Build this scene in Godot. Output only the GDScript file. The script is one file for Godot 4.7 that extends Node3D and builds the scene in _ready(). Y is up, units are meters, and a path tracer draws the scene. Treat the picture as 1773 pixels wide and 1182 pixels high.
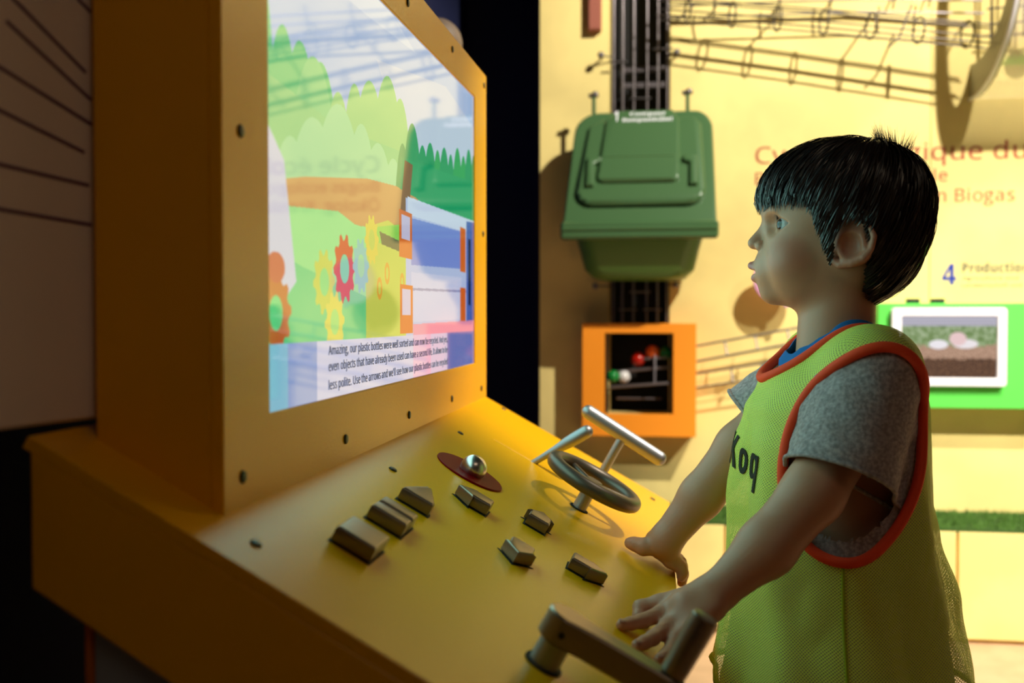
extends Node3D
# A boy in a mesh bib at a yellow game console in a dim exhibition hall. Units are metres, y is up.

var M := {}
var taken := {}
var base_of := {}
var rng := RandomNumberGenerator.new()


# ------------------------------------------------------------------ mesh collecting
class MB:
	var v := PackedVector3Array()
	var f := PackedInt32Array()
	var c := PackedColorArray()

	func vert(p: Vector3) -> int:
		v.append(p)
		return v.size() - 1

	func tri(a: int, b: int, d: int) -> void:
		f.append(a)
		f.append(b)
		f.append(d)

	func quad(a: int, b: int, d: int, e: int) -> void:
		tri(a, b, d)
		tri(a, d, e)

	func orient(from: int) -> void:
		var mid := Vector3.ZERO
		for i in range(from, f.size()):
			mid += v[f[i]]
		mid /= maxf(1.0, f.size() - from)
		var vol := 0.0
		for i in range(from, f.size(), 3):
			vol += (v[f[i]] - mid).dot((v[f[i + 1]] - mid).cross(v[f[i + 2]] - mid))
		if vol > 0.0:
			for i in range(from, f.size(), 3):
				var s := f[i + 1]
				f[i + 1] = f[i + 2]
				f[i + 2] = s

	func append(o: MB) -> void:
		var n := v.size()
		v.append_array(o.v)
		c.append_array(o.c)
		for i in o.f:
			f.append(i + n)

	func moved(t: Transform3D) -> MB:
		var o := MB.new()
		for p in v:
			o.v.append(t * p)
		o.f = f.duplicate()
		o.c = c.duplicate()
		if t.basis.determinant() < 0.0:
			for i in range(0, o.f.size(), 3):
				var s := o.f[i + 1]
				o.f[i + 1] = o.f[i + 2]
				o.f[i + 2] = s
		return o


func commit(m: MB, deg: float, uv := PackedVector2Array()) -> ArrayMesh:
	var nf := m.f.size() / 3
	var fn := PackedVector3Array()
	fn.resize(nf)
	for i in nf:
		var a := m.v[m.f[3 * i]]
		fn[i] = (m.v[m.f[3 * i + 2]] - a).cross(m.v[m.f[3 * i + 1]] - a)
	var arr := []
	arr.resize(Mesh.ARRAY_MAX)
	if deg >= 179.0:
		var vn := PackedVector3Array()
		vn.resize(m.v.size())
		for i in nf:
			for k in 3:
				vn[m.f[3 * i + k]] += fn[i]
		for i in vn.size():
			vn[i] = vn[i].normalized() if vn[i].length_squared() > 1e-30 else Vector3.UP
		arr[Mesh.ARRAY_VERTEX] = m.v
		arr[Mesh.ARRAY_NORMAL] = vn
		arr[Mesh.ARRAY_INDEX] = m.f
		if m.c.size() == m.v.size():
			arr[Mesh.ARRAY_COLOR] = m.c
		if uv.size() == m.v.size():
			arr[Mesh.ARRAY_TEX_UV] = uv
	else:
		var lim := cos(deg_to_rad(deg))
		var un := PackedVector3Array()
		un.resize(nf)
		for i in nf:
			un[i] = fn[i].normalized()
		var near := []
		near.resize(m.v.size())
		for i in nf:
			for k in 3:
				var q := m.f[3 * i + k]
				if near[q] == null:
					near[q] = PackedInt32Array()
				near[q].append(i)
		var vs := PackedVector3Array()
		var ns := PackedVector3Array()
		var cs := PackedColorArray()
		for i in nf:
			for k in 3:
				var q := m.f[3 * i + k]
				var s := Vector3.ZERO
				for j in near[q]:
					if un[j].dot(un[i]) > lim:
						s += fn[j]
				vs.append(m.v[q])
				ns.append(s.normalized() if s.length_squared() > 1e-30 else un[i])
				if m.c.size() == m.v.size():
					cs.append(m.c[q])
		arr[Mesh.ARRAY_VERTEX] = vs
		arr[Mesh.ARRAY_NORMAL] = ns
		if cs.size():
			arr[Mesh.ARRAY_COLOR] = cs
	var am := ArrayMesh.new()
	am.add_surface_from_arrays(Mesh.PRIMITIVE_TRIANGLES, arr)
	return am


# ------------------------------------------------------------------ solids
func rect(w: float, h: float, cx := 0.0, cy := 0.0) -> PackedVector2Array:
	return PackedVector2Array([Vector2(cx - w / 2, cy - h / 2), Vector2(cx + w / 2, cy - h / 2), Vector2(cx + w / 2, cy + h / 2), Vector2(cx - w / 2, cy + h / 2)])


func rrect(w: float, h: float, r: float, n := 5, cx := 0.0, cy := 0.0) -> PackedVector2Array:
	var o := PackedVector2Array()
	for q in 4:
		var c := Vector2(cx + (w / 2 - r) * (1 if q == 0 or q == 3 else -1), cy + (h / 2 - r) * (1 if q < 2 else -1))
		for i in n + 1:
			var a := PI / 2 * (q + float(i) / n)
			o.append(c + Vector2(cos(a), sin(a)) * r)
	return o


func circle(r: float, n := 24, c := Vector2.ZERO) -> PackedVector2Array:
	var o := PackedVector2Array()
	for i in n:
		o.append(c + Vector2(cos(TAU * i / n), sin(TAU * i / n)) * r)
	return o


func ccw(p: PackedVector2Array) -> PackedVector2Array:
	var a := 0.0
	for i in p.size():
		a += p[i].cross(p[(i + 1) % p.size()])
	if a < 0:
		var q := p.duplicate()
		q.reverse()
		return q
	return p


func inset(p: PackedVector2Array, d: float) -> PackedVector2Array:
	var o := PackedVector2Array()
	var n := p.size()
	for i in n:
		var e0 := (p[i] - p[(i + n - 1) % n]).normalized()
		var e1 := (p[(i + 1) % n] - p[i]).normalized()
		var n0 := Vector2(-e0.y, e0.x)
		var n1 := Vector2(-e1.y, e1.x)
		var b := n0 + n1
		o.append(p[i] + b * (d / maxf(0.35, 1.0 + n0.dot(n1))))
	return o


func prism(m: MB, poly: PackedVector2Array, z0: float, z1: float, bev := 0.0, t := Transform3D.IDENTITY) -> void:
	var p := ccw(poly)
	var from := m.f.size()
	var rings := []
	if bev > 0.0:
		var q := inset(p, bev)
		rings = [[q, z0], [p, z0 + bev], [p, z1 - bev], [q, z1]]
	else:
		rings = [[p, z0], [p, z1]]
	var start := m.v.size()
	var n := p.size()
	for r in rings:
		for w in r[0]:
			m.vert(t * Vector3(w.x, w.y, r[1]))
	for r in rings.size() - 1:
		for i in n:
			var a := start + r * n + i
			var b := start + r * n + (i + 1) % n
			m.quad(a, b, b + n, a + n)
	var tris := Geometry2D.triangulate_polygon(rings[0][0])
	var top := start + (rings.size() - 1) * n
	for i in range(0, tris.size(), 3):
		m.tri(start + tris[i + 2], start + tris[i + 1], start + tris[i])
		m.tri(top + tris[i], top + tris[i + 1], top + tris[i + 2])
	m.orient(from)


func frame(m: MB, outer: PackedVector2Array, inner: PackedVector2Array, z0: float, z1: float, bev := 0.0, t := Transform3D.IDENTITY) -> void:
	var o := ccw(outer)
	var q := ccw(inner)
	var n := o.size()
	var from := m.f.size()
	var s := m.v.size()
	var rings := [[q, z0], [o, z0]]
	if bev > 0.0:
		rings += [[o, z1 - bev], [inset(o, bev), z1], [inset(q, -bev), z1], [q, z1 - bev]]
	else:
		rings += [[o, z1], [q, z1]]
	for r in rings:
		for w in r[0]:
			m.vert(t * Vector3(w.x, w.y, r[1]))
	var k := rings.size()
	for r in k:
		for i in n:
			var a := s + r * n + i
			var b := s + r * n + (i + 1) % n
			var c := s + ((r + 1) % k) * n + (i + 1) % n
			var d := s + ((r + 1) % k) * n + i
			m.quad(a, b, c, d)
	m.orient(from)


func box(m: MB, c: Vector3, s: Vector3, bev := 0.0, b := Basis.IDENTITY) -> void:
	prism(m, rect(s.x, s.y), -s.z / 2, s.z / 2, bev, Transform3D(b, c))


func lathe(m: MB, prof: Array, n := 24, t := Transform3D.IDENTITY) -> void:
	# prof: Vector2(radius, height along y), closed at the axis at both ends
	var from := m.f.size()
	var rows := []
	for p in prof:
		var row := []
		if p.x < 1e-6:
			row.append(m.vert(t * Vector3(0, p.y, 0)))
		else:
			for i in n:
				var a := TAU * i / n
				row.append(m.vert(t * Vector3(p.x * cos(a), p.y, p.x * sin(a))))
		rows.append(row)
	for r in rows.size() - 1:
		for i in n:
			var a: int = rows[r][i % rows[r].size()]
			var b: int = rows[r][(i + 1) % rows[r].size()]
			var c: int = rows[r + 1][(i + 1) % rows[r + 1].size()]
			var d: int = rows[r + 1][i % rows[r + 1].size()]
			if rows[r].size() > 1:
				m.tri(a, b, c)
			if rows[r + 1].size() > 1:
				m.tri(a, c, d)
	m.orient(from)


func ball(m: MB, c: Vector3, r: float, n := 20) -> void:
	var prof := []
	for i in n / 2 + 1:
		var a := PI * i / (n / 2)
		prof.append(Vector2(r * sin(a) if i > 0 and i < n / 2 else 0.0, -r * cos(a)))
	lathe(m, prof, n, Transform3D(Basis.IDENTITY, c))


func up_to(d: Vector3) -> Basis:
	var y := d.normalized()
	var x := y.cross(Vector3(0, 0, 1) if absf(y.z) < 0.9 else Vector3(1, 0, 0)).normalized()
	return Basis(x, y, x.cross(y))


func cyl(m: MB, a: Vector3, b: Vector3, r: float, n := 20, bev := 0.0, r2 := -1.0) -> void:
	var h := a.distance_to(b)
	if r2 < 0:
		r2 = r
	var prof := [Vector2(0, 0), Vector2(r - bev, 0), Vector2(r, bev), Vector2(r2, h - bev), Vector2(r2 - bev, h), Vector2(0, h)] if bev > 0 else [Vector2(0, 0), Vector2(r, 0), Vector2(r2, h), Vector2(0, h)]
	lathe(m, prof, n, Transform3D(up_to(b - a), a))


func rod(m: MB, a: Vector3, b: Vector3, r0: float, r1: float, n := 18) -> void:
	# a bar with round ends
	var h := a.distance_to(b)
	var prof := []
	for i in 7:
		var t := PI / 2 * i / 6.0
		prof.append(Vector2(r0 * sin(t), r0 * (1 - cos(t))))
	for i in 7:
		var t := PI / 2 * (1 - i / 6.0)
		prof.append(Vector2(r1 * sin(t), h - r1 * (1 - cos(t))))
	prof[0].x = 0.0
	prof[-1].x = 0.0
	lathe(m, prof, n, Transform3D(up_to(b - a), a))


func tube(m: MB, pts: Array, r: float, n := 8, closed := false) -> void:
	var from := m.f.size()
	var s := m.v.size()
	var k := pts.size()
	var prev := Vector3.ZERO
	for i in k:
		var d: Vector3
		if closed:
			d = (pts[(i + 1) % k] - pts[(i + k - 1) % k]).normalized()
		else:
			d = (pts[mini(i + 1, k - 1)] - pts[maxi(i - 1, 0)]).normalized()
		var x := prev - d * prev.dot(d)
		if x.length() < 1e-4:
			x = d.cross(Vector3.UP if absf(d.y) < 0.9 else Vector3.RIGHT)
		x = x.normalized()
		prev = x
		var y := d.cross(x)
		for j in n:
			var a := TAU * j / n
			m.vert(pts[i] + (x * cos(a) + y * sin(a)) * r)
	for i in (k if closed else k - 1):
		for j in n:
			var a := s + i * n + j
			var b := s + i * n + (j + 1) % n
			var c := s + ((i + 1) % k) * n + (j + 1) % n
			var d := s + ((i + 1) % k) * n + j
			m.quad(a, b, c, d)
	if not closed:
		var c0 := m.vert(pts[0])
		var c1 := m.vert(pts[k - 1])
		for j in n:
			m.tri(c0, s + (j + 1) % n, s + j)
			m.tri(c1, s + (k - 1) * n + j, s + (k - 1) * n + (j + 1) % n)
	m.orient(from)


func ring_pts(c: Vector3, x: Vector3, y: Vector3, n := 28) -> Array:
	var o := []
	for i in n:
		o.append(c + x * cos(TAU * i / n) + y * sin(TAU * i / n))
	return o


# ------------------------------------------------------------------ nodes
func numbered(called: String) -> String:
	if not taken.has(called):
		taken[called] = 0
		return called
	taken[called] += 1
	return "%s_%03d" % [called, taken[called]]


func tag(o: Node, label: String, category := "", group := "", kind := "") -> Node:
	o.set_meta("label", label)
	if category:
		o.set_meta("category", category)
	if group:
		o.set_meta("group", group)
	if kind:
		o.set_meta("kind", kind)
	return o


func thing(called: String, label: String, category: String, at: Vector3, group := "") -> Node3D:
	var o := Node3D.new()
	o.name = numbered(called)
	add_child(o)
	o.position = at
	base_of[o] = at
	tag(o, label, category, group)
	return o


func hub(called: String, parent: Node3D) -> Node3D:
	# a part that is made of sub-parts only
	var o := Node3D.new()
	o.name = called
	parent.add_child(o, true)
	base_of[o] = base_of[parent]
	return o


func obj(called: String, m: MB, mat: Material, parent: Node3D = null, deg := 35.0, uv := PackedVector2Array()) -> MeshInstance3D:
	var o := MeshInstance3D.new()
	var b := Vector3.ZERO
	if parent == null:
		var lo := m.v[0]
		var hi := m.v[0]
		for p in m.v:
			lo = lo.min(p)
			hi = hi.max(p)
		b = Vector3((lo.x + hi.x) / 2, lo.y, (lo.z + hi.z) / 2)
		o.name = numbered(called)
		add_child(o)
		o.position = b
	else:
		b = base_of[parent]
		o.name = called
		parent.add_child(o, true)
	base_of[o] = b
	var w := MB.new()
	for p in m.v:
		w.v.append(p - b)
	w.f = m.f
	w.c = m.c
	o.mesh = commit(w, deg, uv)
	o.material_override = null
	o.set_surface_override_material(0, mat)
	return o


func struct(called: String, m: MB, mat: Material, label := "") -> MeshInstance3D:
	var o := obj(called, m, mat)
	o.set_meta("kind", "structure")
	if label:
		o.set_meta("label", label)
	return o


func letters(text: String, width: float, height: float, bold := false, depth := 0.0008) -> MB:
	# lettering whose left end of the base line is the origin, as wide and as high (capitals) as asked
	var t := TextMesh.new()
	var fnt := SystemFont.new()
	fnt.font_names = PackedStringArray(["Droid Sans"])
	fnt.font_weight = 700 if bold else 400
	t.font = fnt
	t.font_size = 48
	t.pixel_size = 0.01
	t.depth = 0.05
	t.text = text
	t.curve_step = 1.5
	var a := t.get_mesh_arrays()
	var vs: PackedVector3Array = a[Mesh.ARRAY_VERTEX]
	var ix: PackedInt32Array = a[Mesh.ARRAY_INDEX]
	var lo := vs[0]
	var hi := vs[0]
	for p in vs:
		lo = lo.min(p)
		hi = hi.max(p)
	var cap := 0.48 * 0.714
	# the base line: read from a mesh of the letter x, centred like this one
	var k := width / (hi.x - lo.x)
	var bottom := lo.y
	for ch in "gjpqyQç,":
		if text.contains(ch):
			bottom = lo.y + 0.48 * 0.21
			break
	var m := MB.new()
	for p in vs:
		m.vert(Vector3((p.x - lo.x) * k, (p.y - bottom) * height / cap, p.z / 0.05 * depth))
	m.f = ix
	return m


# ------------------------------------------------------------------ materials
func pm(called: String, col: Color, rough := 0.6, metal := 0.0) -> StandardMaterial3D:
	var m := StandardMaterial3D.new()
	m.resource_name = called
	m.albedo_color = col
	m.roughness = rough
	m.metallic = metal
	M[called] = m
	return m


func noise_tex(freq: float, size := 256, oct := 3, seed_ := 1, ramp: Gradient = null, kind := FastNoiseLite.TYPE_SIMPLEX_SMOOTH) -> NoiseTexture2D:
	var n := FastNoiseLite.new()
	n.seed = seed_
	n.noise_type = kind
	n.frequency = freq
	n.fractal_octaves = oct
	var t := NoiseTexture2D.new()
	t.width = size
	t.height = size
	t.seamless = true
	t.noise = n
	if ramp:
		t.color_ramp = ramp
	return t


func ramp(a: Color, b: Color, lo := 0.3, hi := 0.7) -> Gradient:
	var g := Gradient.new()
	g.offsets = PackedFloat32Array([lo, hi])
	g.colors = PackedColorArray([a, b])
	return g


func relief(m: StandardMaterial3D, t: Texture2D, cm: float, tiles: float) -> void:
	m.heightmap_enabled = true
	m.heightmap_texture = t
	m.heightmap_scale = cm
	m.uv1_triplanar = true
	m.uv1_world_triplanar = true
	m.uv1_scale = Vector3.ONE * tiles


func c8(r: int, g: int, b: int) -> Color:
	return Color8(r, g, b)


func make_materials() -> void:
	var y := pm("yellow powder coat", Color(0.97, 0.70, 0.015), 0.27)
	relief(y, noise_tex(0.06, 256, 2, 3), 0.012, 14.0)
	y.metallic_specular = 0.41
	pm("yellow wall paint", Color(0.97, 0.875, 0.56), 0.75)
	M["yellow wall paint"].albedo_texture = noise_tex(0.01, 256, 4, 8, ramp(Color(0.94, 0.94, 0.94), Color(1, 1, 1)))
	M["yellow wall paint"].uv1_triplanar = true
	M["yellow wall paint"].uv1_world_triplanar = true
	M["yellow wall paint"].uv1_scale = Vector3.ONE * 0.9
	pm("navy paint", Color(0.17, 0.19, 0.33), 0.95)
	M["navy paint"].metallic_specular = 0.2
	pm("ceiling paint", Color(0.10, 0.10, 0.11), 0.9)
	pm("hall paint", Color(0.42, 0.36, 0.32), 0.85)
	var fl := pm("floor vinyl", Color(0.80, 0.66, 0.52), 0.5)
	fl.albedo_texture = noise_tex(0.02, 512, 5, 5, ramp(Color(0.955, 0.95, 0.945), Color(1, 1, 1)))
	fl.uv1_triplanar = true
	fl.uv1_world_triplanar = true
	fl.uv1_scale = Vector3.ONE * 0.8
	pm("board grey", Color(0.94, 0.87, 0.84), 0.7)
	pm("purple print", Color(0.40, 0.20, 0.36), 0.7)
	pm("pedestal grey", Color(0.56, 0.59, 0.65), 0.6)
	pm("orange edge", Color(0.75, 0.40, 0.06), 0.5)
	pm("black bolt", Color(0.02, 0.02, 0.02), 0.4)
	pm("black", Color(0.012, 0.012, 0.012), 0.8)
	var st := pm("satin steel", Color(0.62, 0.62, 0.63), 0.48, 1.0)
	st.metallic_specular = 0.5
	pm("nickel button", Color(0.56, 0.50, 0.45), 0.34, 0.9)
	pm("wheel metal", Color(0.40, 0.36, 0.32), 0.42, 0.75)
	pm("polished ball", Color(0.82, 0.78, 0.77), 0.28, 1.0)
	pm("red plate", Color(0.50, 0.0, 0.025), 0.4)
	M["red plate"].metallic_specular = 0.25
	pm("bin plastic", Color(0.27, 0.40, 0.25), 0.28)
	pm("bin body plastic", Color(0.30, 0.45, 0.17), 0.4)
	pm("orange paint", Color(1.0, 0.60, 0.12), 0.5)
	pm("white print", Color(0.93, 0.92, 0.95), 0.6)
	pm("rust print", Color(0.64, 0.22, 0.15), 0.7)
	pm("blue print", Color(0.05, 0.18, 0.60), 0.7)
	pm("grey print", Color(0.30, 0.30, 0.27), 0.7)
	pm("wire", Color(0.50, 0.47, 0.48), 0.35, 0.85)
	pm("dark wire", Color(0.34, 0.31, 0.30), 0.4, 0.8)
	pm("pink wood", Color(0.62, 0.35, 0.28), 0.7)
	pm("pink disc", Color(0.86, 0.62, 0.78), 0.45)
	pm("green paint", Color(0.34, 0.80, 0.30), 0.5)
	pm("white plastic", Color(0.92, 0.91, 0.94), 0.35)
	pm("turf", Color(0.30, 0.45, 0.15), 0.9)
	pm("turf mat", Color(0.20, 0.32, 0.10), 0.95)
	pm("red ball", Color(0.70, 0.10, 0.04), 0.15)
	pm("orange ball", Color(0.92, 0.38, 0.08), 0.15)
	pm("green ball", Color(0.05, 0.50, 0.20), 0.15)
	pm("white ball", Color(0.85, 0.84, 0.84), 0.15)
	pm("beige dome", Color(0.46, 0.39, 0.33), 0.6)
	pm("drum rim", Color(0.60, 0.58, 0.50), 0.4)
	var cl := pm("clear plastic", Color(0.95, 0.96, 1.0, 0.18), 0.06)
	cl.transparency = BaseMaterial3D.TRANSPARENCY_ALPHA
	pm("lamp housing", Color(0.05, 0.05, 0.05), 0.6)
	var lens_ := pm("lamp lens", Color(1, 0.95, 0.85), 0.5)
	lens_.emission_enabled = true
	lens_.emission = Color(1, 0.93, 0.8)
	lens_.emission_energy_multiplier = 3.0
	# skin, hair, clothes
	var sk := pm("skin", Color(1, 1, 1), 0.5)
	sk.vertex_color_use_as_albedo = true
	sk.subsurf_scatter_enabled = true
	sk.subsurf_scatter_strength = 0.12
	relief(sk, noise_tex(0.05, 256, 3, 21), 0.006, 22.0)
	var hr := pm("hair", Color(0.16, 0.115, 0.115), 0.36)
	hr.metallic_specular = 0.6
	var ey := pm("eyeball", Color(1, 1, 1), 0.06)
	ey.vertex_color_use_as_albedo = true
	var sh := pm("grey jersey", Color(0.74, 0.68, 0.69), 0.95)
	sh.albedo_texture = noise_tex(0.04, 512, 4, 31, ramp(Color(0.72, 0.72, 0.72), Color(1, 1, 1)))
	sh.rim_enabled = true
	sh.rim = 0.3
	relief(sh, noise_tex(0.09, 256, 2, 33), 0.02, 9.0)
	pm("blue rib", Color(0.05, 0.40, 0.68), 0.9)
	relief(M["blue rib"], noise_tex(0.12, 256, 2, 34), 0.02, 9.0)
	pm("orange binding", Color(1.0, 0.29, 0.11), 0.75)
	relief(M["orange binding"], noise_tex(0.14, 256, 2, 35), 0.03, 12.0)
	pm("dark print", Color(0.04, 0.10, 0.06), 0.8)
	pm("bib hem", Color(0.66, 0.76, 0.15), 0.8)
	pm("navy shorts", Color(0.07, 0.08, 0.13), 0.9)
	pm("shoe", Color(0.20, 0.20, 0.24), 0.7)
	# bib: knitted mesh, a grid of round holes in the cloth
	var im := Image.create(128, 128, false, Image.FORMAT_RGBA8)
	for py in 128:
		for px in 128:
			var gx := fposmod(px / 32.0, 1.0) - 0.5
			var row := int(py / 16.0)
			if row % 2 == 1:
				gx = fposmod(px / 32.0 + 0.5, 1.0) - 0.5
			var gy := fposmod(py / 16.0, 1.0) - 0.5
			var d := sqrt(gx * gx * 4.0 + gy * gy * 1.7)
			im.set_pixel(px, py, Color(1, 1, 1, 1.0 if d > 0.5 else 0.3))
	var bib := pm("bib mesh cloth", Color(0.90, 0.95, 0.43), 0.75)
	bib.albedo_texture = ImageTexture.create_from_image(im)
	bib.transparency = BaseMaterial3D.TRANSPARENCY_ALPHA
	bib.uv1_triplanar = true
	bib.uv1_world_triplanar = true
	bib.uv1_triplanar_sharpness = 8.0
	bib.uv1_scale = Vector3.ONE * 78.0
	bib.backlight_enabled = true
	bib.backlight = Color(0.34, 0.38, 0.08)


# ------------------------------------------------------------------ distance fields
static func ell(p: Vector3, r: Vector3) -> float:
	var a := p / r
	var k0 := a.length()
	return k0 * (k0 - 1.0) / maxf((a / r).length(), 1e-6)


static func cap(p: Vector3, a: Vector3, b: Vector3, ra: float, rb: float) -> float:
	var d := b - a
	var h := clampf((p - a).dot(d) / d.length_squared(), 0.0, 1.0)
	return (p - a - d * h).length() - lerpf(ra, rb, h)


static func smin(a: float, b: float, k: float) -> float:
	var h := maxf(k - absf(a - b), 0.0) / k
	return minf(a, b) - h * h * k * 0.25


static func smax(a: float, b: float, k: float) -> float:
	return -smin(-a, -b, k)


func nets(fn: Callable, lo: Vector3, hi: Vector3, h: float, slack := 1.7) -> MB:
	const B := 4
	var nx := int(ceil((hi.x - lo.x) / h / B)) * B + 1
	var ny := int(ceil((hi.y - lo.y) / h / B)) * B + 1
	var nz := int(ceil((hi.z - lo.z) / h / B)) * B + 1
	var val := PackedFloat32Array()
	val.resize(nx * ny * nz)
	val.fill(1e9)
	var cell := PackedInt32Array()
	cell.resize(nx * ny * nz)
	cell.fill(-1)
	var sx := 1
	var sy := nx
	var sz := nx * ny
	var blocks := []
	var reach := h * B * 0.87 * slack
	for bz in range(0, nz - 1, B):
		for by in range(0, ny - 1, B):
			for bx in range(0, nx - 1, B):
				if absf(fn.call(lo + Vector3(bx + B * 0.5, by + B * 0.5, bz + B * 0.5) * h)) > reach:
					continue
				blocks.append(Vector3i(bx, by, bz))
				for k in range(bz, bz + B + 1):
					for j in range(by, by + B + 1):
						var row := k * sz + j * sy
						for i in range(bx, bx + B + 1):
							if val[row + i] > 1e8:
								val[row + i] = fn.call(lo + Vector3(i, j, k) * h)
	var m := MB.new()
	var off := [0, sx, sy, sx + sy, sz, sx + sz, sy + sz, sx + sy + sz]
	var cor := [Vector3(0, 0, 0), Vector3(1, 0, 0), Vector3(0, 1, 0), Vector3(1, 1, 0), Vector3(0, 0, 1), Vector3(1, 0, 1), Vector3(0, 1, 1), Vector3(1, 1, 1)]
	var edges := [[0, 1], [2, 3], [4, 5], [6, 7], [0, 2], [1, 3], [4, 6], [5, 7], [0, 4], [1, 5], [2, 6], [3, 7]]
	for b in blocks:
		for k in range(b.z, b.z + B):
			for j in range(b.y, b.y + B):
				for i in range(b.x, b.x + B):
					var at: int = k * sz + j * sy + i
					var neg := 0
					for o in off:
						if val[at + o] < 0.0:
							neg += 1
					if neg == 0 or neg == 8:
						continue
					var sum := Vector3.ZERO
					var cnt := 0
					for e in edges:
						var a: float = val[at + off[e[0]]]
						var d: float = val[at + off[e[1]]]
						if (a < 0.0) != (d < 0.0):
							sum += cor[e[0]].lerp(cor[e[1]], a / (a - d))
							cnt += 1
					cell[at] = m.vert(lo + (Vector3(i, j, k) + sum / cnt) * h)
	for b in blocks:
		for k in range(b.z, b.z + B):
			for j in range(b.y, b.y + B):
				for i in range(b.x, b.x + B):
					var at: int = k * sz + j * sy + i
					var a := val[at]
					for ax in 3:
						var s1: int = [sx, sy, sz][ax]
						var s2: int = [sy, sz, sx][ax]
						var s3: int = [sz, sx, sy][ax]
						var d := val[at + s1]
						if (a < 0.0) == (d < 0.0) or at - s2 - s3 < 0:
							continue
						var q0 := cell[at - s2 - s3]
						var q1 := cell[at - s3]
						var q2 := cell[at]
						var q3 := cell[at - s2]
						if q0 < 0 or q1 < 0 or q2 < 0 or q3 < 0:
							continue
						if a < 0.0:
							m.quad(q0, q3, q2, q1)
						else:
							m.quad(q0, q1, q2, q3)
	return m


func clipped(m: MB, drop: Callable) -> MB:
	var o := MB.new()
	o.v = m.v
	o.c = m.c
	for i in range(0, m.f.size(), 3):
		if not drop.call((m.v[m.f[i]] + m.v[m.f[i + 1]] + m.v[m.f[i + 2]]) / 3.0):
			o.tri(m.f[i], m.f[i + 1], m.f[i + 2])
	# leave out the points that no face uses
	var at := PackedInt32Array()
	at.resize(o.v.size())
	at.fill(-1)
	var r := MB.new()
	for i in o.f:
		if at[i] < 0:
			at[i] = r.vert(o.v[i])
			if o.c.size() == o.v.size():
				r.c.append(o.c[i])
		r.f.append(at[i])
	return r


static func curve(t: float, xs: PackedFloat32Array, ys: PackedFloat32Array) -> float:
	# xs rising
	if t <= xs[0]:
		return ys[0]
	for i in range(1, xs.size()):
		if t <= xs[i]:
			var w := (t - xs[i - 1]) / (xs[i] - xs[i - 1])
			w = w * w * (3 - 2 * w)
			return lerpf(ys[i - 1], ys[i], w)
	return ys[ys.size() - 1]


# ------------------------------------------------------------------ the scene
func _ready() -> void:
	rng.seed = 7
	view_and_light()
	make_materials()
	room()
	bench()
	kiosk()
	info_board()
	marble_run()
	compost_bin()
	wall_display()
	person()


func view_and_light() -> void:
	var cam := Camera3D.new()
	cam.name = "camera"
	add_child(cam)
	var at := CameraAttributesPhysical.new()
	at.frustum_focal_length = 35.0
	at.frustum_focus_distance = 1.12
	at.exposure_aperture = 4.0
	at.exposure_shutter_speed = 100.0
	at.frustum_near = 0.05
	at.frustum_far = 60.0
	cam.attributes = at
	cam.position = Vector3(0, 0.90, 0)
	cam.rotation_degrees = Vector3(-1.283, 8.187, 0)
	cam.current = true
	var env := Environment.new()
	env.background_mode = Environment.BG_COLOR
	env.background_color = Color.BLACK
	env.tonemap_mode = Environment.TONE_MAPPER_LINEAR
	env.tonemap_exposure = 1.0
	env.sdfgi_enabled = true
	env.ssao_enabled = true
	env.ssil_enabled = true
	var we := WorldEnvironment.new()
	we.name = "environment"
	we.environment = env
	add_child(we)
	# the exhibition spot that washes the yellow wall, from the ceiling
	spot(Vector3(1.2, 2.78, -1.45), Vector3(0.76, 0.55, -3.1), 47.5, 9.6, Color(1.0, 0.975, 0.91), 0.02, 0.35)
	# and a narrower one for the green display and the bench below it
	spot(Vector3(2.0, 2.78, -0.7), Vector3(1.05, 0.22, -2.9), 21.0, 17.0, Color(1.0, 0.975, 0.91), 0.02, 1.0)
	# weak general light of the hall behind the camera
	var fill := AreaLight3D.new()
	fill.name = "hall_panel_light"
	fill.area_size = Vector2(1.2, 1.2)
	fill.light_energy = 0.44
	fill.light_color = Color(1.0, 0.90, 0.77)
	fill.shadow_enabled = true
	add_child(fill)
	fill.position = Vector3(1.3, 2.92, 0.9)
	fill.rotation_degrees = Vector3(-90, 0, 0)
	# the console screen's own light
	var sl := AreaLight3D.new()
	sl.name = "screen_light"
	sl.area_size = Vector2(0.86, 0.41)
	sl.light_energy = 0.25
	sl.light_color = Color(0.62, 0.94, 0.90)
	sl.shadow_enabled = true
	add_child(sl)
	sl.position = Vector3(-0.290, 1.037, -1.167)
	sl.rotation_degrees = Vector3(0, -90, 0)


func spot(at: Vector3, aim: Vector3, cone: float, energy: float, col: Color, size: float, soft: float) -> void:
	var l := SpotLight3D.new()
	l.name = numbered("wall_washer_light")
	l.spot_angle = cone
	l.spot_angle_attenuation = soft
	l.spot_range = 12.0
	l.spot_attenuation = 2.0
	l.light_energy = energy
	l.light_color = col
	l.light_size = size
	l.shadow_enabled = true
	add_child(l)
	l.position = at
	l.look_at_from_position(at, aim, Vector3.UP)


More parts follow.
